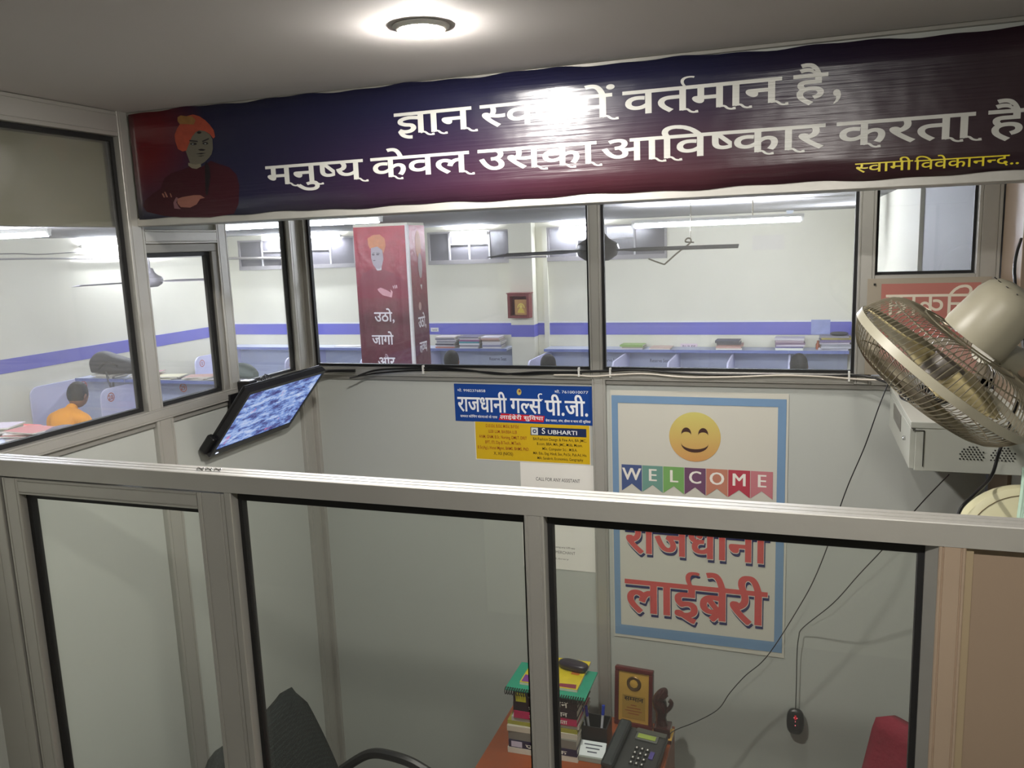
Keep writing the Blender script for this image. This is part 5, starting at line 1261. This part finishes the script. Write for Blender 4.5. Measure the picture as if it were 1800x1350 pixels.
loose('on the right end of the middle shelf', -5.28, 6.62, 1.251, 2, .24, .19, [(220, 218, 222), (206, 204, 214)], g2, .02)
def backpack(name, label, cx, cy, z0, L_, H_, D_, rz=0., m=BAG, low_right=True):
    t = T(name, label, 'bag', (cx, cy, z0), None, rz)
    g = MB(); n = 20; secs = 12; vs = []
    for i in range(secs+1):
        f_ = i/secs; x = -L_/2+L_*f_
        hh = H_*(math.sin(PI*(.12+.8*f_)) ** .6)*(1-.55*f_ if low_right else 1)*(.97+.06*math.sin(9*f_)); dd = D_*(math.sin(PI*(.06+.88*f_))**.5)
        for k in range(n):
            a = 2*PI*k/n; yy = math.copysign(abs(math.cos(a))**.8, math.cos(a))*dd/2; zz = hh/2+math.copysign(abs(math.sin(a))**.8, math.sin(a))*hh/2
            vs.append((x, yy*(1+.05*math.sin(5*a+i)), max(0, zz)))
    fs = [(i*n+k, i*n+(k+1) % n, (i+1)*n+(k+1) % n, (i+1)*n+k) for i in range(secs) for k in range(n)] + [tuple(range(n))[::-1], tuple(range(secs*n, secs*n+n))]
    g.add(vs, fs).build('bag_body', m, t, smooth=True, local=True)
    MB().tube(smooth_path([(-L_*.25, -D_*.45, H_*.2), (-L_*.05, -D_*.53, H_*.45), (L_*.15, -D_*.5, H_*.32)], 4), .012, 6).build('pocket_seam', DKGREY, t, smooth=True, local=True)
    MB().tube(smooth_path([(-L_*.1, -D_*.45, .03), (-L_*.06, -D_*.5, -.05), (-L_*.0, -D_*.48, -.16), (L_*.03, -D_*.44, -.02)], 4), .010, 6).build('strap', DKGREY, t, smooth=True, local=True)
backpack('backpack', 'dark grey backpack lying on the shelf above the person in orange', -6.56, 6.60, 1.292, .64, .29, .20)
backpack('backpack', 'grey-green bag at the right end of the middle shelf, left of the monitor', -5.12, 6.60, 1.265, .46, .17, .2, m=mat('green_grey_cloth', (92, 102, 96), .7, noise=.2), low_right=False)
backpack('backpack', 'grey bag hump in the lower left corner of the back window', -5.22, 8.5, .98, .36, .16, .2, m=mat('grey_cloth', (96, 96, 104), .7, noise=.2), low_right=False)
tag(MB().box((-5.45, 8.35, .74), (-4.98, 8.65, .98)).build('storage_box', flat((150, 150, 160))), 'grey box that carries the bag seen low in the back window', 'box')
tag(MB().box((-6.55, 6.50, 1.252), (-6.50, 6.52, 1.262)).build('pencil_case', flat((90, 90, 120))), 'small dark case at the shelf edge under the backpack', 'case') if False else None
# near shelf at lower left (y 4.17-4.62, z 1.2)
g3 = 'booklets and papers on the near shelf at lower left'
loose('on the near shelf at the left picture edge', -5.62, 4.42, 1.201, 7, .30, .22, [(216, 220, 216), (180, 170, 180), (120, 96, 110), (210, 206, 200), (96, 92, 100)], g3, .05)
loose('in the middle of the near shelf', -5.22, 4.40, 1.201, 7, .30, .22, [(150, 140, 146), (170, 110, 110), (222, 222, 222), (130, 60, 60), (228, 228, 230)], g3, .05)
loose('at the back of the near shelf, with a red cover', -5.50, 4.60, 1.201, 3, .22, .08, [(190, 60, 60), (196, 190, 80), (206, 90, 90)], g3, .02)
backpack('cloth_bundle', 'dark cloth bag on the near shelf below the person in orange', -4.86, 4.40, 1.201, .42, .10, .2, m=mat('violet_grey_cloth', (84, 80, 92), .8, noise=.2), low_right=False)

# ================================================================== PEOPLE
def skin_body(name, joints, edges, mtl, parent, root=0, sub=2):
    me = bpy.data.meshes.new(name); me.from_pydata([j[0] for j in joints], edges, [])
    o = bpy.data.objects.new(name, me); COL.objects.link(o); o.parent = parent
    bpy.context.view_layer.objects.active = o
    sk = o.modifiers.new('skin', 'SKIN'); sk.use_smooth_shade = True
    if not me.skin_vertices: me.skin_vertices.new() if hasattr(me.skin_vertices, 'new') else None
    for i, j in enumerate(joints):
        sv = me.skin_vertices[0].data[i]; sv.radius = (j[1], j[2] if len(j) > 2 else j[1]); sv.use_root = (i == root)
    sb = o.modifiers.new('sub', 'SUBSURF'); sb.levels = sub; sb.render_levels = sub
    me.materials.append(mtl); return o
def person(label, loc, rz, shirt, lean=.0, hood=None, scale=1., trousers=(60, 60, 90)):
    "seated figure facing local +y; loc = floor under the seat"
    t = T('person', label, 'person', loc, None, rz)
    SH = mat('shirt_cloth', shirt, .75, noise=.12, nscale=6, bump=.3, bscale=12); TR = mat('trouser_cloth', trousers, .8)
    s, c = math.sin(lean), math.cos(lean)
    def tp(x, y, z): z0 = z-.50; return (x, y*c+z0*s, .50+z0*c-y*s)          # torso lean about the hip
    sh = tp(0, 0, 1.02)
    body = [((0, 0, .52), .15, .12), (tp(0, .01, .70), .145, .11), (tp(0, .02, .88), .165, .12), (tp(0, .01, 1.0), .12, .10), (tp(0, .02, 1.07), .055), (tp(0, .045, 1.13), .05)]
    E_ = [(0, 1), (1, 2), (2, 3), (3, 4), (4, 5)]
    for sx in (-1, 1):
        n = len(body)
        e = V(tp(sx*.185, .01, .985)); el = V(tp(sx*.245, .12, .78)); wr = V((sx*.13, el.y+.22, max(.79, el.z-.03)))
        body += [(tuple(e), .062), (tuple((e+el)/2), .052), (tuple(el), .043)]
        E_ += [(3, n), (n, n+1), (n+1, n+2)]
    skin_body('torso', body[:], E_, SH, t)
    for sx in (-1, 1):
        e = V(tp(sx*.245, .12, .78)); wr = V((sx*.12, e.y+.22, max(.80, e.z-.02)))
        arm = [(tuple(e), .040), (tuple((e+wr)/2), .034), (tuple(wr), .024), (tuple(wr+V((-sx*.02, .05, 0))), .030, .016), (tuple(wr+V((-sx*.03, .09, -.002))), .026, .012)]
        ed = [(0, 1), (1, 2), (2, 3), (3, 4)]
        for k in range(4):
            b0 = wr+V((-sx*.03+(k-1.5)*.017, .10, 0)); n = len(arm); l_ = (.055, .07, .065, .05)[k]
            arm += [(tuple(b0), .0085), (tuple(b0+V((0, l_*.6, .004))), .0075), (tuple(b0+V((0, l_, -.010))), .006)]; ed += [(4, n), (n, n+1), (n+1, n+2)]
        n = len(arm); b0 = wr+V((-sx*.055, .055, 0)); arm += [(tuple(b0), .009), (tuple(b0+V((-sx*.02, .03, 0))), .008)]; ed += [(3, n), (n, n+1)]
        skin_body('forearm_and_hand', arm, ed, SKIN, t, sub=1)
    lg = [((0, -.02, .52), .13, .11)]; le = []
    for sx in (-1, 1):
        n = len(lg); lg += [((sx*.10, .0, .52), .10), ((sx*.11, .22, .54), .085), ((sx*.11, .43, .53), .062), ((sx*.11, .42, .30), .055), ((sx*.11, .40, .10), .042)]; le += [(0, n), (n, n+1), (n+1, n+2), (n+2, n+3), (n+3, n+4)]
    skin_body('trousers', lg, le, TR, t)
    for sx in (-1, 1): MB().ell((sx*.11, .46, .045), (.045, .12, .045), 14, e=.8).build('shoe', BLACK, t, smooth=True, local=True)
    hc = V(tp(0, .08, 1.215)); Rh = rotm('X', -lean*1.1)
    MB().ell(hc, (.075, .095, .115), 20, rot=Rh, e=.95).build('head', SKIN, t, smooth=True, local=True)
    MB().ell(hc+Rh@V((0, .097, -.01)), (.013, .018, .022), 10, rot=Rh).ell(hc+Rh@V((-.078, 0, -.005)), (.010, .018, .028), 8, rot=Rh).ell(hc+Rh@V((.078, 0, -.005)), (.010, .018, .028), 8, rot=Rh).build('nose_and_ears', SKIN, t, smooth=True, local=True)
    g = MB()
    for sx in (-1, 1): g.ell(hc+Rh@V((sx*.030, .088, .012)), (.012, .008, .007), 8, rot=Rh)
    g.build('eye', flat((226, 222, 214)), t, smooth=True, local=True)
    MB().ell(hc+Rh@V((0, .090, -.052)), (.024, .008, .007), 8, rot=Rh).build('mouth', flat((120, 60, 56)), t, smooth=True, local=True)
    g = MB(); g.ell(hc+Rh@V((0, -.016, .020)), (.084, .098, .112), 20, rot=Rh, e=.95)
    g.build('hair' if not hood else 'hood', HAIR if not hood else mat('hood_cloth', hood, .8), t, smooth=True, local=True)
    # front of the hair is cut away by sitting behind the face
    # chair
    ch_ = T('study_chair', label.replace('person with dark hair sitting', 'dark plain chair').replace('person in an orange T-shirt leaning forward over the desk of', 'dark plain chair under the person at'), 'chair', loc, None, rz)
    MB().box((-.21, -.22, .355), (.21, .20, .385)).build('seat', DKGREY, ch_, local=True, bevel=.008)
    MB().box((-.20, -.25, .50), (.20, -.225, .78)).build('backrest', DKGREY, ch_, local=True, bevel=.008)
    for x in (-.18, .18):
        MB().tube([(x, -.24, 0), (x, -.235, .78)], .010, 6).build('leg', DKGREY, ch_, local=True); MB().tube([(x, .17, 0), (x, .17, .355)], .010, 6).build('leg', DKGREY, ch_, local=True)
    return t
person('person in an orange T-shirt leaning forward over the desk of cubicle 27', (-6.38, 5.60, .05), .05, (240, 158, 40), lean=.36)
person('person with dark hair sitting at the cubicle between column and pilaster', (-3.64, 8.32, -.03), 0, (60, 62, 70), lean=.05)
person('person with dark hair sitting at the cubicle right of the pilaster', (-2.72+.19, 8.36, -.07), 0, (70, 70, 80), lean=.05)
person('person with dark hair sitting at the second cubicle from the right corner', (.02, 8.34, -.04), 0, (40, 44, 60), lean=.05)
